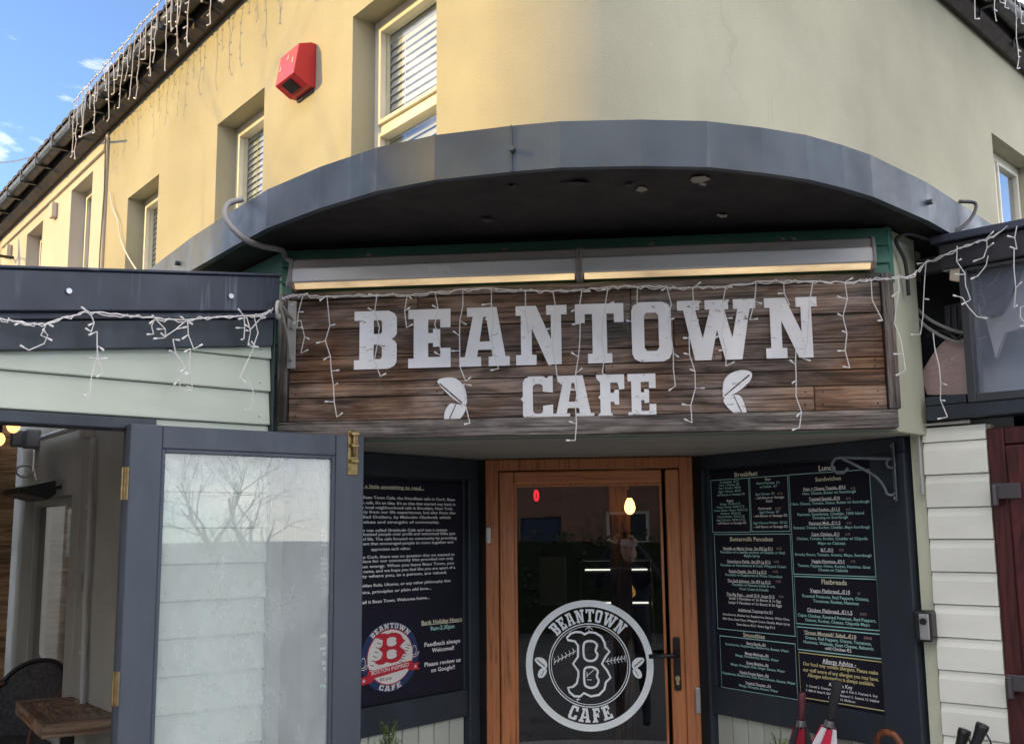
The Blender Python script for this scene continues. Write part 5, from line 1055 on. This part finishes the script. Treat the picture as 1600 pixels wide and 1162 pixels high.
flat(m, [fB(BP), fB(BC1), fB(BC2)], .0165); part('emblem_letter', m, M_RED, mbl)
m = MB()
for s in (-1, 1):
    for k in range(9):
        t = k/8; x = 755+s*(45+75*t) - (20 if s < 0 else -12); z = (395+235*t) if s < 0 else (640-150*t); 
        band(m, [EL(x-s*3-13, z-5), EL(x-s*3+13, z+5)], er*.022, .0168, False)
part('emblem_stitch', m, plain('stitch_dark', (.12, .05, .05), .6), mbl, kind='stuff')
m = MB(); flat(m, [[EL(536, 690), EL(560, 700), EL(540, 730), EL(628, 715), EL(640, 690), EL(870, 655), EL(900, 672), EL(966, 672), EL(945, 650), EL(964, 622), EL(915, 626), EL(905, 600), EL(600, 640), EL(590, 668), EL(536, 678)]], .0155); part('emblem_banner', m, M_RED, mbl)
m = MB(); 
def tilt(mb, s, x0, x1, z0, z1, h, y):
    v, f = text_pts(s, .015); a = min(q[0] for q in v); b = max(q[0] for q in v)
    mb.add([(EL(x0+(x1-x0)*(x-a)/(b-a), 0)[0], y, EL(0, z0+(z1-z0)*(x-a)/(b-a)-(zz/.69-.5)*h)[1]) for x, zz in v], f)
tilt(m, 'BOSTON INSPIRED', 622, 884, 652, 626, 27, .0145)
for cx, cz_ in ((572, 698), (930, 648)):
    st_ = [EL(cx+(13 if k % 2 == 0 else 5.5)*sin(2*pi*k/10), cz_-(16 if k % 2 == 0 else 6.5)*cos(2*pi*k/10)) for k in range(10)]; flat(m, [st_], .0145)
arcword(m, 'BEANTOWN', .82, .97, -.82, .82, (eu, ez), .0180, R=er, sx=ex); arcword(m, 'CAFE', .82, .97, pi+.42, pi-.42, (eu, ez), .0180, True, R=er, sx=ex)
part('emblem_lettering', m, M_CRM, mbl, kind='stuff')
m = MB(); tilt(m, 'EST.2018', 683, 760, 706, 708, 18, .0168); part('emblem_date', m, plain('stitch_dark', (.12, .05, .05), .6), mbl)
m = MB()
for s in (-1, 1):
    c = 575 if s < 0 else 930; zz = 585 if s < 0 else 540
    band(m, smooth2([EL(c-20, zz+20), EL(c-15, zz-30), EL(c, zz-42), EL(c+10, zz-10), EL(c, zz+22)], 4), er*.02, .0180); band(m, smooth2([EL(c-24, zz+28), EL(c+5, zz+22), EL(c+28, zz+5), EL(c+22, zz+26), EL(c-5, zz+40)], 4), er*.02, .0180)
part('emblem_bean', m, M_CRM, mbl)

# ------------------------------------------------------------------ icicle string lights
M_WIRE = plain('wire_white', (.74, .71, .70), .5); M_LED = plain('led_clear', (.85, .84, .82), .25)
def strings(name, label, line, drops, seed, r=.0023, group='icicle light strings', nrm=Vector((0, -1, 0)), seg=.055, lead=True):
    """line: world points of the main wire; drops: (start point, end point) in world, hanging more or less straight."""
    rnd = random.Random(seed); o = thing(name, label, 'string lights', loc=line[0], group=group); L0_ = Vector(line[0])
    m = MB(); q = bez(line, 6); q = [p+Vector((rnd.uniform(-.002, .002), rnd.uniform(-.002, .002), rnd.uniform(-.003, .003))) for p in q]
    m.tube([p-L0_ for p in q], r*1.15, 5)
    q2 = [p+Vector((rnd.uniform(-.006, .006), rnd.uniform(-.006, .0), rnd.uniform(-.010, .006))) for p in q]; m.tube([p-L0_ for p in q2], r*.8, 5)
    part('main_wire', m, M_WIRE, o)
    for a, b in drops:
        a, b = Vector(a), Vector(b); n = max(2, int((b-a).length/seg)); side = Vector((1, 0, 0))-nrm*nrm.dot(Vector((1, 0, 0))); side = side.normalized()
        pts = []; off = 0
        for k in range(n+1):
            t = k/n; off = off*.6+rnd.uniform(-.015, .015)*min(1, k); pts.append(a.lerp(b, t)+side*off*(1 if k < n else 1.5)+nrm*rnd.uniform(0, .008))
        m = MB(); m.tube([p-L0_ for p in pts], r*.85, 5); bl = MB()
        for k in range(n+1):
            if k == n or rnd.random() < .72:
                s = rnd.choice((-1, 1)); d = (side*s*rnd.uniform(.5, 1)+Vector((0, 0, rnd.uniform(-.6, .5)))+nrm*rnd.uniform(0, .6)).normalized(); ln_ = rnd.uniform(.008, .024)
                e = pts[k]+d*ln_; m.tube([pts[k]-L0_, e-L0_], r*.8, 4); bl.tube([e-L0_, e+d*.013-L0_], [r*1.2, r*1.45], 6)
        d_ = part('drop_wire', m, M_WIRE, o); part('bulbs', bl, M_LED, d_, kind='stuff')
    return o
nf = -FRT.Y; nl_ = -LEA.Y; na = -ANX.Y
def SF(px, py): return FRT.w(*FRT.p(px, py, -.045))
def SL_(px, py): return LEA.w(*LEA.p(px, py, -.085))
def SA(px, py): return ANX.w(*ANX.p(px, py, -.085))
line = [SF(*p) for p in ((441, 466), (462, 461), (500, 463), (545, 463), (590, 461), (640, 461), (690, 456), (725, 452), (768, 451), (820, 454), (870, 455), (910, 452), (950, 449), (1000, 447), (1045, 449), (1082, 449), (1134, 447), (1183, 441), (1225, 439), (1272, 440), (1320, 441), (1360, 438), (1390, 436))]
dr = [((473, 464), (470, 512)), ((470, 500), (474, 552)), ((511, 462), (513, 652)), ((589, 462), (589, 588)), ((637, 461), (640, 512)), ((680, 458), (688, 556)), ((723, 454), (723, 596)), ((725, 600), (731, 661)), ((768, 449), (771, 576)), ((821, 456), (824, 520)), ((864, 456), (862, 596)), ((909, 455), (906, 688)), ((950, 450), (950, 583)), ((996, 449), (984, 503)), ((1042, 450), (1050, 603)), ((1082, 450), (1082, 660)), ((1134, 448), (1138, 572)), ((1181, 442), (1180, 500)), ((1224, 440), (1236, 476)), ((1270, 441), (1263, 560)), ((1243, 545), (1254, 668)), ((1320, 441), (1320, 575)), ((1360, 436), (1377, 501))]
strings('icicle_lights', 'white icicle light string hanging across the wooden sign', line, [(SF(*a), SF(*b)) for a, b in dr], 3, nrm=nf)
line = [SL_(*p) for p in ((-60, 492), (-20, 496), (0, 498), (35, 503), (70, 506), (110, 494), (140, 487), (190, 492), (240, 497), (290, 500), (340, 496), (395, 492), (425, 484))] + [FRT.w(-.01, -.05, 2.655)]
dr = [((72, 505), (75, 525)), ((74, 524), (48, 548)), ((140, 489), (152, 520)), ((151, 518), (148, 582)), ((150, 560), (140, 616)), ((242, 498), (240, 522)), ((243, 500), (262, 528)), ((290, 501), (270, 530)), ((270, 530), (288, 575)), ((292, 502), (296, 545)), ((296, 545), (286, 605)), ((284, 580), (270, 606)), ((385, 496), (392, 540)), ((396, 495), (400, 545)), ((398, 540), (385, 590)), ((386, 590), (394, 640)), ((380, 494), (382, 530)), ((425, 484), (398, 515)), ((20, 502), (40, 506))]
strings('icicle_lights', 'white icicle light string draped along the dark parapet on the left', line, [(SL_(*a), SL_(*b)) for a, b in dr], 5, nrm=nl_, seg=.04)
line = [SF(1391, 436), FRT.w(2.29, .02, 2.665)] + [SA(*p) for p in ((1447, 411), (1480, 397), (1513, 383), (1545, 371), (1588, 352), (1630, 345))]
dr = [(SF(1403, 430), SF(1406, 580))] + [(SA(*a), SA(*b)) for a, b in (((1448, 411), (1458, 520)), ((1458, 520), (1470, 652)), ((1497, 385), (1506, 430)), ((1508, 425), (1504, 470)), ((1504, 465), (1521, 496)), ((1543, 373), (1543, 402)), ((1545, 400), (1537, 430)), ((1590, 354), (1585, 390)), ((1585, 388), (1595, 480)), ((1595, 480), (1596, 510)))]
strings('icicle_lights', 'white icicle light string stretched up to the right annexe roof', line, dr, 6, nrm=na)
# along the gutters
def GLp(u, y, z): return LFAC.w(u, y, z)
rnd = random.Random(11); us = [-5.75+.115*k for k in range(32)]
line = [GLp(u, -.27, 5.20+rnd.uniform(-.01, .01)) for u in us]
dr = [(GLp(u+rnd.uniform(-.03, .03), -.27, 5.20), GLp(u+rnd.uniform(-.06, .06), -.27, 5.20-rnd.choice((.22, .30, .38, .46, .52)))) for u in us]
strings('icicle_lights', 'thick white icicle light string hanging from the left gutter', line, dr, 12, r=.0037, nrm=-LFAC.Y, seg=.07)
us = [2.3+.13*k for k in range(24)]
line = [RFAC.w(u, -.27, 5.20+rnd.uniform(-.01, .01)) for u in us]
dr = [(RFAC.w(u+rnd.uniform(-.03, .03), -.27, 5.20), RFAC.w(u+rnd.uniform(-.06, .06), -.27, 5.20-rnd.choice((.22, .30, .38, .5, .58)))) for u in us]
strings('icicle_lights', 'white icicle light string hanging from the right gutter', line, dr, 13, r=.0034, nrm=-RFAC.Y, seg=.07)

# ------------------------------------------------------------------ hanging-basket brackets
def bracket(name, label, O, up, out, h, L, mat, w=.012):
    """wall bar of height h at O, arm along out, scrolled ends and a twisted stay"""
    o = thing(name, label, 'bracket', loc=O, group='wall brackets'); out = Vector(out).normalized(); up = Vector((0, 0, 1)); sd = out.cross(up)
    def v(a, z, s=0): return tuple(out*a+up*z+sd*s)
    m = MB(); m.hexa([v(0, -h/2, -.016), v(0, -h/2, .016), v(.006, -h/2, .016), v(.006, -h/2, -.016), v(0, h/2, -.016), v(0, h/2, .016), v(.006, h/2, .016), v(.006, h/2, -.016)]); part('wall_bar', m, mat, o, .003)
    m = MB(); m.tube([v(.006, h*.22), v(L*.5, h*.24), v(L, h*.26)]+[v(L-.0+.03*sin(a), h*.26-.03+.03*cos(a)) for a in (.6, 1.3, 2, 2.8, 3.6, 4.4)], .006, 6); part('arm', m, mat, o, smooth=True)
    m = MB(); pts = [v(.010+.02*sin(a)+.01, -h*.30+.02*cos(a)) for a in (5.5, 4.6, 3.8, 3.0, 2.2, 1.4)]+[v(L*.35, -h*.08), v(L*.7, h*.12), v(L*.97, h*.25)]; m.tube(bez(pts, 3), .0055, 6); part('stay', m, mat, o, smooth=True)
    m = MB(); m.tube([v(.012+.018*sin(a), h*.20-.012+.018*cos(a)) for a in (0, .8, 1.6, 2.4, 3.2, 4, 4.8)], .005, 6); part('scroll', m, mat, o, smooth=True)
    for z in (h*.44, -h*.44): m = MB(); m.tube([v(.006, z), v(.010, z)], .006, 8); part('screw', m, plain('bolt_zinc', (.5, .5, .5), .35, .8), o)
    return o
u, z = FRT.uz(456, 523, -.017); bracket('wall_bracket', 'pale wrought iron bracket at the left end of the wooden sign', FRT.w(u, -.0165, z), None, (.03, -1, 0), .255, .27, paint('iron_pale', (.48, .46, .42), .75, 1.1, 10, .6, spots=((.2, .17, .14), .68, 25)))
u, z = SPR.uz(1398, 737, -.012); bracket('wall_bracket', 'dark wrought iron bracket on the post right of the menu board', SPR.w(u, -.011, z), None, -SPR.Y-.75*SPR.X, .22, .20, paint('iron_grey', (.11, .125, .14), .6, 1.5, 20, .5))

# ------------------------------------------------------------------ umbrellas in a stand, poles, shrubs
us_ = thing('umbrella_stand', 'dark umbrella stand below the right menu board', 'stand', loc=SPR.w(.52, -.20, 0))
m = MB(); m.lathe([(.13, 0), (.135, .02), (.14, .55), (.146, .56), (.138, .57), (.125, .56), (.12, .03), (.01, .025)], (0, 0, 0), 20); part('bin', m, M_BLACK, us_, smooth=True)
def umbrella(label, top, foot, hl, hr, mat_h, c1, c2, crook=False):
    top, foot = Vector(top), Vector(foot); ax_ = (top-foot).normalized(); o = thing('umbrella', label, 'umbrella', loc=foot, group='umbrellas by the right menu board'); T = top-foot; L = T.length
    e1 = ax_.orthogonal().normalized(); e2 = ax_.cross(e1)
    def at_(d, r=0, a=0): return ax_*d+(e1*cos(a)+e2*sin(a))*r
    m = MB()
    if crook:
        sd = Vector((.60, -.80, 0)); c = at_(L-.05)+sd*.05; pts = [at_(L-.30), at_(L-.12), at_(L-.05)]+[c-sd*.05*cos(a)+Vector((0, 0, .05*sin(a))) for a in (.5, 1.1, 1.6, 2.1, 2.7, 3.14)]+[c+sd*.05-Vector((0, 0, .03))]
        m.tube(bez(pts, 4), .0125, 10)
    else: m.tube([at_(L-hl), at_(L-hl*.9), at_(L-hl*.5), at_(L-hl*.06), at_(L)], [hr*.75, hr*.85, hr*1.0, hr*1.12, hr*.95], 12)
    part('handle', m, mat_h, o, smooth=True)
    m = MB(); m.tube([at_(0), at_(L-hl)], .006, 6); part('shaft', m, M_BLACK, o)
    if not crook:
        m = MB(); m.tube([at_(L-hl-.022), at_(L-hl)], [.017, .014], 10); part('runner', m, plain('runner_steel', (.35, .35, .36), .3, .8), o)
    # folded canopy: twisted pleats
    n = 16; K = 14; s0, s1 = .06, L-hl-.028
    for nm, mt, par in (('canopy', c1, 0), ('canopy_stripe', c2, 1)):
        m = MB()
        for i in range(K+1):
            t = i/K; d = s0+(s1-s0)*t; prof = (.012+.034*sin(min(1, t*1.15)*pi*.62))
            if t > .93: prof *= 1-(t-.93)*6
            for k in range(n):
                a = 2*pi*k/n+t*2.6; r = prof*(1.15 if k % 2 == 0 else .72); m.v.append(tuple(at_(d, r, a)))
        for i in range(K):
            for k in range(n):
                if (k//2) % 2 == par: m.f.append((i*n+k, i*n+(k+1) % n, (i+1)*n+(k+1) % n, (i+1)*n+k))
        part(nm, m, mt, o)
    for k in range(8):
        a = 2*pi*k/8; m = MB(); m.tube([at_(s1-.03, .022, a+2.5), at_(s1+.022, .016, a+2.5)], .0022, 5); part('rib_tip', m, plain('runner_steel', (.35, .35, .36), .3, .8), o)
def SRp(px, py, v): return SPR.w(*SPR.p(px, py, v))
C_DR = plain('nylon_red', (.30, .012, .03), .6); C_BK = plain('nylon_black', (.02, .018, .022), .6); C_WH = plain('nylon_white', (.72, .68, .70), .6); C_PK = plain('nylon_crimson', (.55, .02, .06), .6)
foot = us_.location
umbrella('dark red and black folded umbrella with red trimmed grip', SRp(1253, 1081, -.16), foot+Vector((.05, .02, .03)), .105, .014, paint('grip_red_black', (.05, .012, .016), .5, 3.0, 3, .4, stretch=(6, 6, .6)), C_BK, C_DR)
umbrella('white and crimson folded umbrella with straight black foam grip', SRp(1309, 1064, -.17), foot+Vector((-.02, .04, .03)), .15, .017, plain('foam_black', (.022, .022, .023), .85), C_WH, C_PK)
umbrella('umbrella with brown wooden crook handle at the post', SRp(1376, 1143, -.13), foot+Vector((.02, -.05, .03)), .30, .013, wood('crook_wood', (.16, .05, .02), (.28, .10, .045), axis=2, rough=.35, knots=False), C_BK, C_BK, True)
def pole(px, py, v, dx, label):
    a = ANX.w(*ANX.p(px, py, v)); d = Vector((dx, 0, -1)).normalized(); d = (ANX.X*dx*-1+Vector((0, 0, -1))-ANX.Y*.12).normalized(); k = a.z/-d.z; f = a+d*k
    o = thing('trekking_pole', label, 'pole', loc=f, group='trekking poles by the cream boards'); q = -d; L = (a-f).length
    m = MB(); m.tube([q*(L-.13), q*(L-.10), q*(L-.06), q*(L-.03), q*(L-.012), q*L], [.014, .019, .016, .019, .022, .021], 10); part('grip', m, plain('grip_black', (.012, .012, .013), .45), o, smooth=True)
    m = MB(); m.tube([q*0, q*(L-.12)], .008, 8); part('shaft', m, M_BLACK, o)
    m = MB(); e = q*(L-.012); m.tube(bez([e, e+ANX.X*.03-Vector((0, 0, .06)), e+ANX.X*.028-Vector((0, 0, .20)), e+ANX.X*.0-Vector((0, 0, .24))], 4), .0035, 5); part('strap', m, M_BLACK, o)
pole(1508, 1139, -.07, .33, 'shorter black pole grip leaning against the cream boards'); pole(1536, 1131, -.10, .40, 'taller black pole grip with strap leaning against the cream boards')
def shrub(px, py, fr, v, label, seed, hgt):
    rnd = random.Random(seed); P = fr.w(*fr.p(px, py, v)); o = thing('potted_shrub', label, 'shrub', loc=(P.x, P.y, 0), group='potted conifers at the entrance')
    m = MB(); m.lathe([(.10, 0), (.13, .25), (.14, .26), (.14, .29), (.12, .29), (.11, .25), (.01, .245)], (0, 0, 0), 18); part('pot', m, plain('pot_grey', (.10, .10, .10), .7), o, smooth=True)
    m = MB(); m.tube([(0, 0, .24), (.005, 0, P.z*.6), (0, 0, P.z-.03)], [.012, .008, .003], 6); part('stem', m, plain('stem_brown', (.10, .06, .035), .8), o)
    m = MB(); H_ = P.z
    for k in range(420):
        t = rnd.random()**.8; z = .30+(H_-.33)*t; R0_ = (.16*(1-t)**.8+.012); a = rnd.uniform(0, 2*pi); r = R0_*rnd.uniform(.2, 1); b = Vector((r*cos(a), r*sin(a), z)); d = Vector((cos(a)*.5, sin(a)*.5, 1.1)).normalized(); l = rnd.uniform(.03, .06)
        for j in range(6):
            c = b+d*l*j/6; s = (d.cross(Vector((rnd.uniform(-1, 1), rnd.uniform(-1, 1), rnd.uniform(-1, 1))))).normalized(); e = c+s*.012+d*.012; w_ = d.cross(s)*.0022; m.add([c-w_, c+w_, e], [(0, 1, 2)])
    part('foliage', m, paint('conifer_green', (.10, .15, .035), .5, 1.6, 25, .6), o)
shrub(608, 1131, SPL, -.32, 'yellow green potted conifer tip left of the brown door', 3, 1)
shrub(1216, 1150, SPR, -.30, 'yellow green potted conifer tip right of the brown door', 4, 1)

# ------------------------------------------------------------------ the street behind the viewer (seen in the glass; it shades the corner)
M_BRK = paint('far_render_grey', (.34, .32, .29), .8, 1.1, 1, .85); M_BRK2 = paint('far_brick', (.25, .14, .10), .7, 1.2, 6, .9); M_HEDGE = paint('hedge_green', (.035, .06, .02), .4, 1.8, 20, .8, bump=1, bscale=40)
M_BARK = paint('bark', (.09, .07, .055), .6, 1.4, 8, .9, bump=.8, bscale=40)
def row_house(cx, cy, ang, w, depth, eaves, ridge, mat, label):
    """front faces local -y"""
    o = thing('street_house', label, 'house', loc=(cx, cy, -.12), group='houses across the street'); o.rotation_euler = (0, 0, ang)
    hs = [(x, x+.95, z, z+1.35) for x in (-w/2+.7, w/2-1.65) for z in (1.0, 3.6) if z+1.35 < eaves-.2]; dh = (-.5, .45, .15, 2.25)
    m = wall_grid(MB(), -w/2, w/2, 0, eaves, hs+[dh], .12); m.quad((-w/2, 0, 0), (-w/2, depth, 0), (-w/2, depth, eaves), (-w/2, 0, eaves)); m.quad((w/2, 0, 0), (w/2, depth, 0), (w/2, depth, eaves), (w/2, 0, eaves)); m.quad((-w/2, depth, 0), (w/2, depth, 0), (w/2, depth, eaves), (-w/2, depth, eaves))
    for x in (-w/2, w/2): m.add([(x, 0, eaves), (x, depth, eaves), (x, depth/2, ridge)], [(0, 1, 2)])
    part('wall', m, mat, o)
    m = MB(); m.prism_x([(-.25, eaves-.12), (depth/2, ridge), (depth+.25, eaves-.12), (depth+.25, eaves), (depth/2, ridge+.14), (-.25, eaves)], -w/2, w/2-.01); part('roof', m, M_TILE, o)
    for a, b, c, d in hs:
        m = MB(); t = .07; m.box(a, a+t, .06, .12, c, d); m.box(b-t, b, .06, .12, c, d); m.box(a+t, b-t, .06, .12, c, c+t); m.box(a+t, b-t, .06, .12, d-t, d); m.box(a+t, b-t, .06, .12, (c+d)/2-.03, (c+d)/2+.03); q = part('window', m, M_UPVC, o)
        m = MB(); m.box(a+t, b-t, .095, .10, c+t, d-t); part('pane', m, plain('pane_dark', (.05, .06, .07), .1), q)
    m = MB(); m.box(dh[0], dh[1], .08, .12, dh[2], dh[3]); part('door', m, plain('door_navy', (.03, .05, .09), .4), o)
    m = MB(); m.box(-w/2+.3, -w/2+.9, depth/2-.4, depth/2+.4, ridge-.4, ridge+.7); part('chimney', m, M_BRK2, o)
cols = [M_BRK, M_REND2, M_BRK2, M_BRK, M_REND2, M_BRK2]
lab = ['farthest grey', 'second farthest, cream', 'third farthest, red brick', 'fourth farthest, grey', 'second nearest, cream', 'nearest red brick']
ROWC = 15.5
for k in range(6):
    P = LFAC.w(-26.0+k*5.3+2.2, -ROWC-2.38*0, 0); row_house(P.x, P.y, LFAC.rot+pi, 5.28, 6.5, 5.0, 9.9, cols[k], lab[k]+' terraced house facing the sunlit left street wall')
for k in range(3):
    row_house(-3.5+k*6.4, -14.5, pi-.1+0, 6.38, 7, 4.9, 7.4, cols[(k+2) % 4], ['leftmost', 'middle', 'rightmost'][k]+' house of the row behind the viewer, reflected in the door glass')
# hedge and bare trees
def hedge(x0, y0, x1, y1, h, label, seed):
    rnd = random.Random(seed); o = thing('garden_hedge', label, 'hedge', loc=(x0, y0, -.12)); L = hypot(x1-x0, y1-y0); o.rotation_euler = (0, 0, atan2(y1-y0, x1-x0)); m = MB()
    for k in range(int(L*420)):
        c = Vector((rnd.uniform(0, L), rnd.uniform(-.35, .35), rnd.uniform(.05, h)+.1*sin(k))); s = rnd.uniform(.03, .07); d = Vector((rnd.uniform(-1, 1), rnd.uniform(-1, 1), rnd.uniform(-1, 1))).normalized(); e = d.orthogonal().normalized(); f = d.cross(e); m.add([c-e*s, c+f*s*.6, c+e*s, c-f*s*.6], [(0, 1, 2, 3)])
    part('foliage', m, M_HEDGE, o); m = MB(); m.box(0, L, -.25, .25, 0, h*.9); part('core', m, plain('hedge_core', (.02, .025, .01), .9), o)
hedge(-8, -10.5, 12, -12.0, 1.9, 'clipped green hedge across the road, reflected in the door glass', 2)
def bare_tree(x, y, h, label, seed, spread=.6):
    rnd = random.Random(seed); o = thing('bare_tree', label, 'tree', loc=(x, y, -.12), group='bare winter trees across the road'); T = MB(); Cn = MB()
    def grow(p, d, l, r, lev):
        n = 4; pts = [p]; rs = [r]; q = p; dd = d
        for i in range(n):
            dd = (dd+Vector((rnd.uniform(-1, 1), rnd.uniform(-1, 1), rnd.uniform(-.4, .8)))*.13).normalized(); q = q+dd*l/n; pts.append(q); rs.append(r*(1-.42*(i+1)/n))
        (T if lev < 2 else Cn).tube(pts, rs, 7 if lev < 2 else (5 if lev < 4 else 3), False)
        if lev >= 6: return
        for k in range(3 if lev < 4 else 2+(rnd.random() < .5)):
            i = rnd.randint(2, n); a = rnd.uniform(0, 2*pi); e = dd.orthogonal().normalized(); f = dd.cross(e); s = spread*rnd.uniform(.7, 1.3); nd = (dd+(e*cos(a)+f*sin(a))*s).normalized(); grow(pts[i], nd, l*rnd.uniform(.62, .82), rs[i]*.68, lev+1)
    grow(Vector((0, 0, 0)), Vector((0, 0, 1)), h*.30, h*.022, 0)
    part('trunk', T, M_BARK, o, smooth=True); part('crown', Cn, M_BARK, o)
bare_tree(15, -4.5, 5.2, 'bare tree down the right street, reflected in the open glass door', 21, .85)
bare_tree(21, -8.5, 6.4, 'taller bare tree down the right street, behind the other bare tree', 22, .85)
def sunward(P, dist): q = Vector(P)+Vector((SDIR.x, SDIR.y, 0)).normalized()*dist; return q
t1 = sunward(LFAC.w(-1.2, 0, 0), 9.5); bare_tree(t1.x, t1.y, 10.8, 'bare tree across the left street whose branches dapple the corner wall', 31, .7)
t2 = sunward(LFAC.w(-3.6, 0, 0), 10.5); bare_tree(t2.x, t2.y, 11.2, 'bare tree across the left street, farther up than its neighbour', 32, .7)

# ------------------------------------------------------------------ the photographer, seen only in the door glass
pe = thing('person', 'person in dark coat and pale beanie holding a phone up, reflected in the door glass', 'person', loc=(-.02, -.42, 0))
def skinned(name, chain, mat, par, lev=2):
    me = bpy.data.meshes.new(name); vs = []; es = []; rs = []
    for path in chain:
        for i, (p, r) in enumerate(path):
            idx = None
            for j, v in enumerate(vs):
                if (Vector(v)-Vector(p)).length < 1e-5: idx = j
            if idx is None: vs.append(p); rs.append(r); idx = len(vs)-1
            if i > 0: es.append((prev_, idx))
            prev_ = idx
    me.from_pydata(vs, es, []); o = bpy.data.objects.new(name, me); COL.objects.link(o); o.parent = par; me.materials.append(mat)
    sk = o.modifiers.new('skin', 'SKIN'); sk.use_smooth_shade = True
    for i, r in enumerate(rs): me.skin_vertices[0].data[i].radius = (r, r) if not isinstance(r, tuple) else r
    me.skin_vertices[0].data[0].use_root = True
    sb = o.modifiers.new('sub', 'SUBSURF'); sb.levels = lev; sb.render_levels = lev; return o
hp = (0, 0, .92); ch = (0, .0, 1.30); nk = (0, .01, 1.44)
body = [[(hp, (.16, .11)), ((0, 0, 1.10), (.15, .105)), (ch, (.175, .115)), (nk, .06), ((0, .02, 1.50), .055)]]
for s in (-1, 1):
    body.append([(ch, (.175, .115)), ((s*.19, .0, 1.385), .068), ((s*.30, .12, 1.28), .055), ((s*.20, .30, 1.50), .045), ((s*.105, .36, 1.66), .034)])
    body.append([(hp, (.16, .11)), ((s*.10, .0, .86), .095), ((s*.11, .02, .48), .062), ((s*.12, .0, .09), .042), ((s*.13, .12, .03), .038)])
skinned('body', body, plain('coat_navy', (.02, .022, .035), .8), pe)
skinned('scarf', [[((0, .02, 1.40), .075), ((0, .03, 1.46), .07)], ], plain('scarf_grey', (.10, .10, .12), .9), pe)
M_SKIN = plain('skin', (.50, .32, .25), .5)
m = MB(); m.ball((0, .035, 1.60), .098, 20, 14, .78, .92, 1.2); hd = part('head', m, M_SKIN, pe, smooth=True)
m = MB(); m.add([(-.014, .118, 1.585), (.014, .118, 1.585), (0, .118, 1.635), (0, .150, 1.59)], [(0, 1, 3), (1, 2, 3), (2, 0, 3)]); part('nose', m, M_SKIN, hd)
for s in (-1, 1):
    m = MB(); m.ball((s*.03, .118, 1.625), .011, 8, 6); part('eye', m, M_BLACK, hd, smooth=True)
    m = MB(); m.ball((s*.078, .03, 1.605), .022, 8, 6, .35, .7, 1.2); part('ear', m, M_SKIN, hd, smooth=True)
m = MB(); m.tube([(-.022, .122, 1.548), (0, .128, 1.546), (.022, .122, 1.548)], .005, 6); part('mouth', m, plain('lips', (.40, .18, .15), .5), hd)
m = MB()
for i in range(9):
    a = pi*.5*i/8
    for k in range(20): m.v.append((.088*cos(2*pi*k/20)*cos(a), .03+.104*sin(2*pi*k/20)*cos(a), 1.648+.095*sin(a)))
m.f = [(i*20+k, i*20+(k+1) % 20, (i+1)*20+(k+1) % 20, (i+1)*20+k) for i in range(8) for k in range(20)]; part('beanie', m, plain('beanie_pale', (.36, .33, .32), .9), hd, smooth=True)
for s in (-1, 1):     # hands on the phone
    W0 = Vector((s*.105, .36, 1.66)); pm = MB()
    hnd = [[(tuple(W0), .026), (tuple(W0+Vector((-s*.018, .01, .05))), (.018, .034))]]
    for j in range(4): 
        b_ = W0+Vector((-s*.018, .01, .05)); k1 = b_+Vector((-s*.012, .018-.010*j, .035-.012*j)); hnd.append([(tuple(b_), (.018, .034)), (tuple(k1), .010), (tuple(k1+Vector((-s*.026, .012, .004))), .009), (tuple(k1+Vector((-s*.042, .002, -.002))), .008)])
    b_ = W0+Vector((-s*.006, -.006, .03)); hnd.append([(tuple(W0), .026), (tuple(b_+Vector((-s*.02, -.024, .02))), .011), (tuple(b_+Vector((-s*.040, -.024, .03))), .009)])
    skinned('hand', hnd, M_SKIN, pe, 1)
single('phone', MB().box(-.075, .075, -.022, -.012, -.038, .038), M_BLACK, 'dark phone held up by the photographer, reflected in the door glass', 'phone', loc=(.0, -.02, 1.755), bevel=.006)
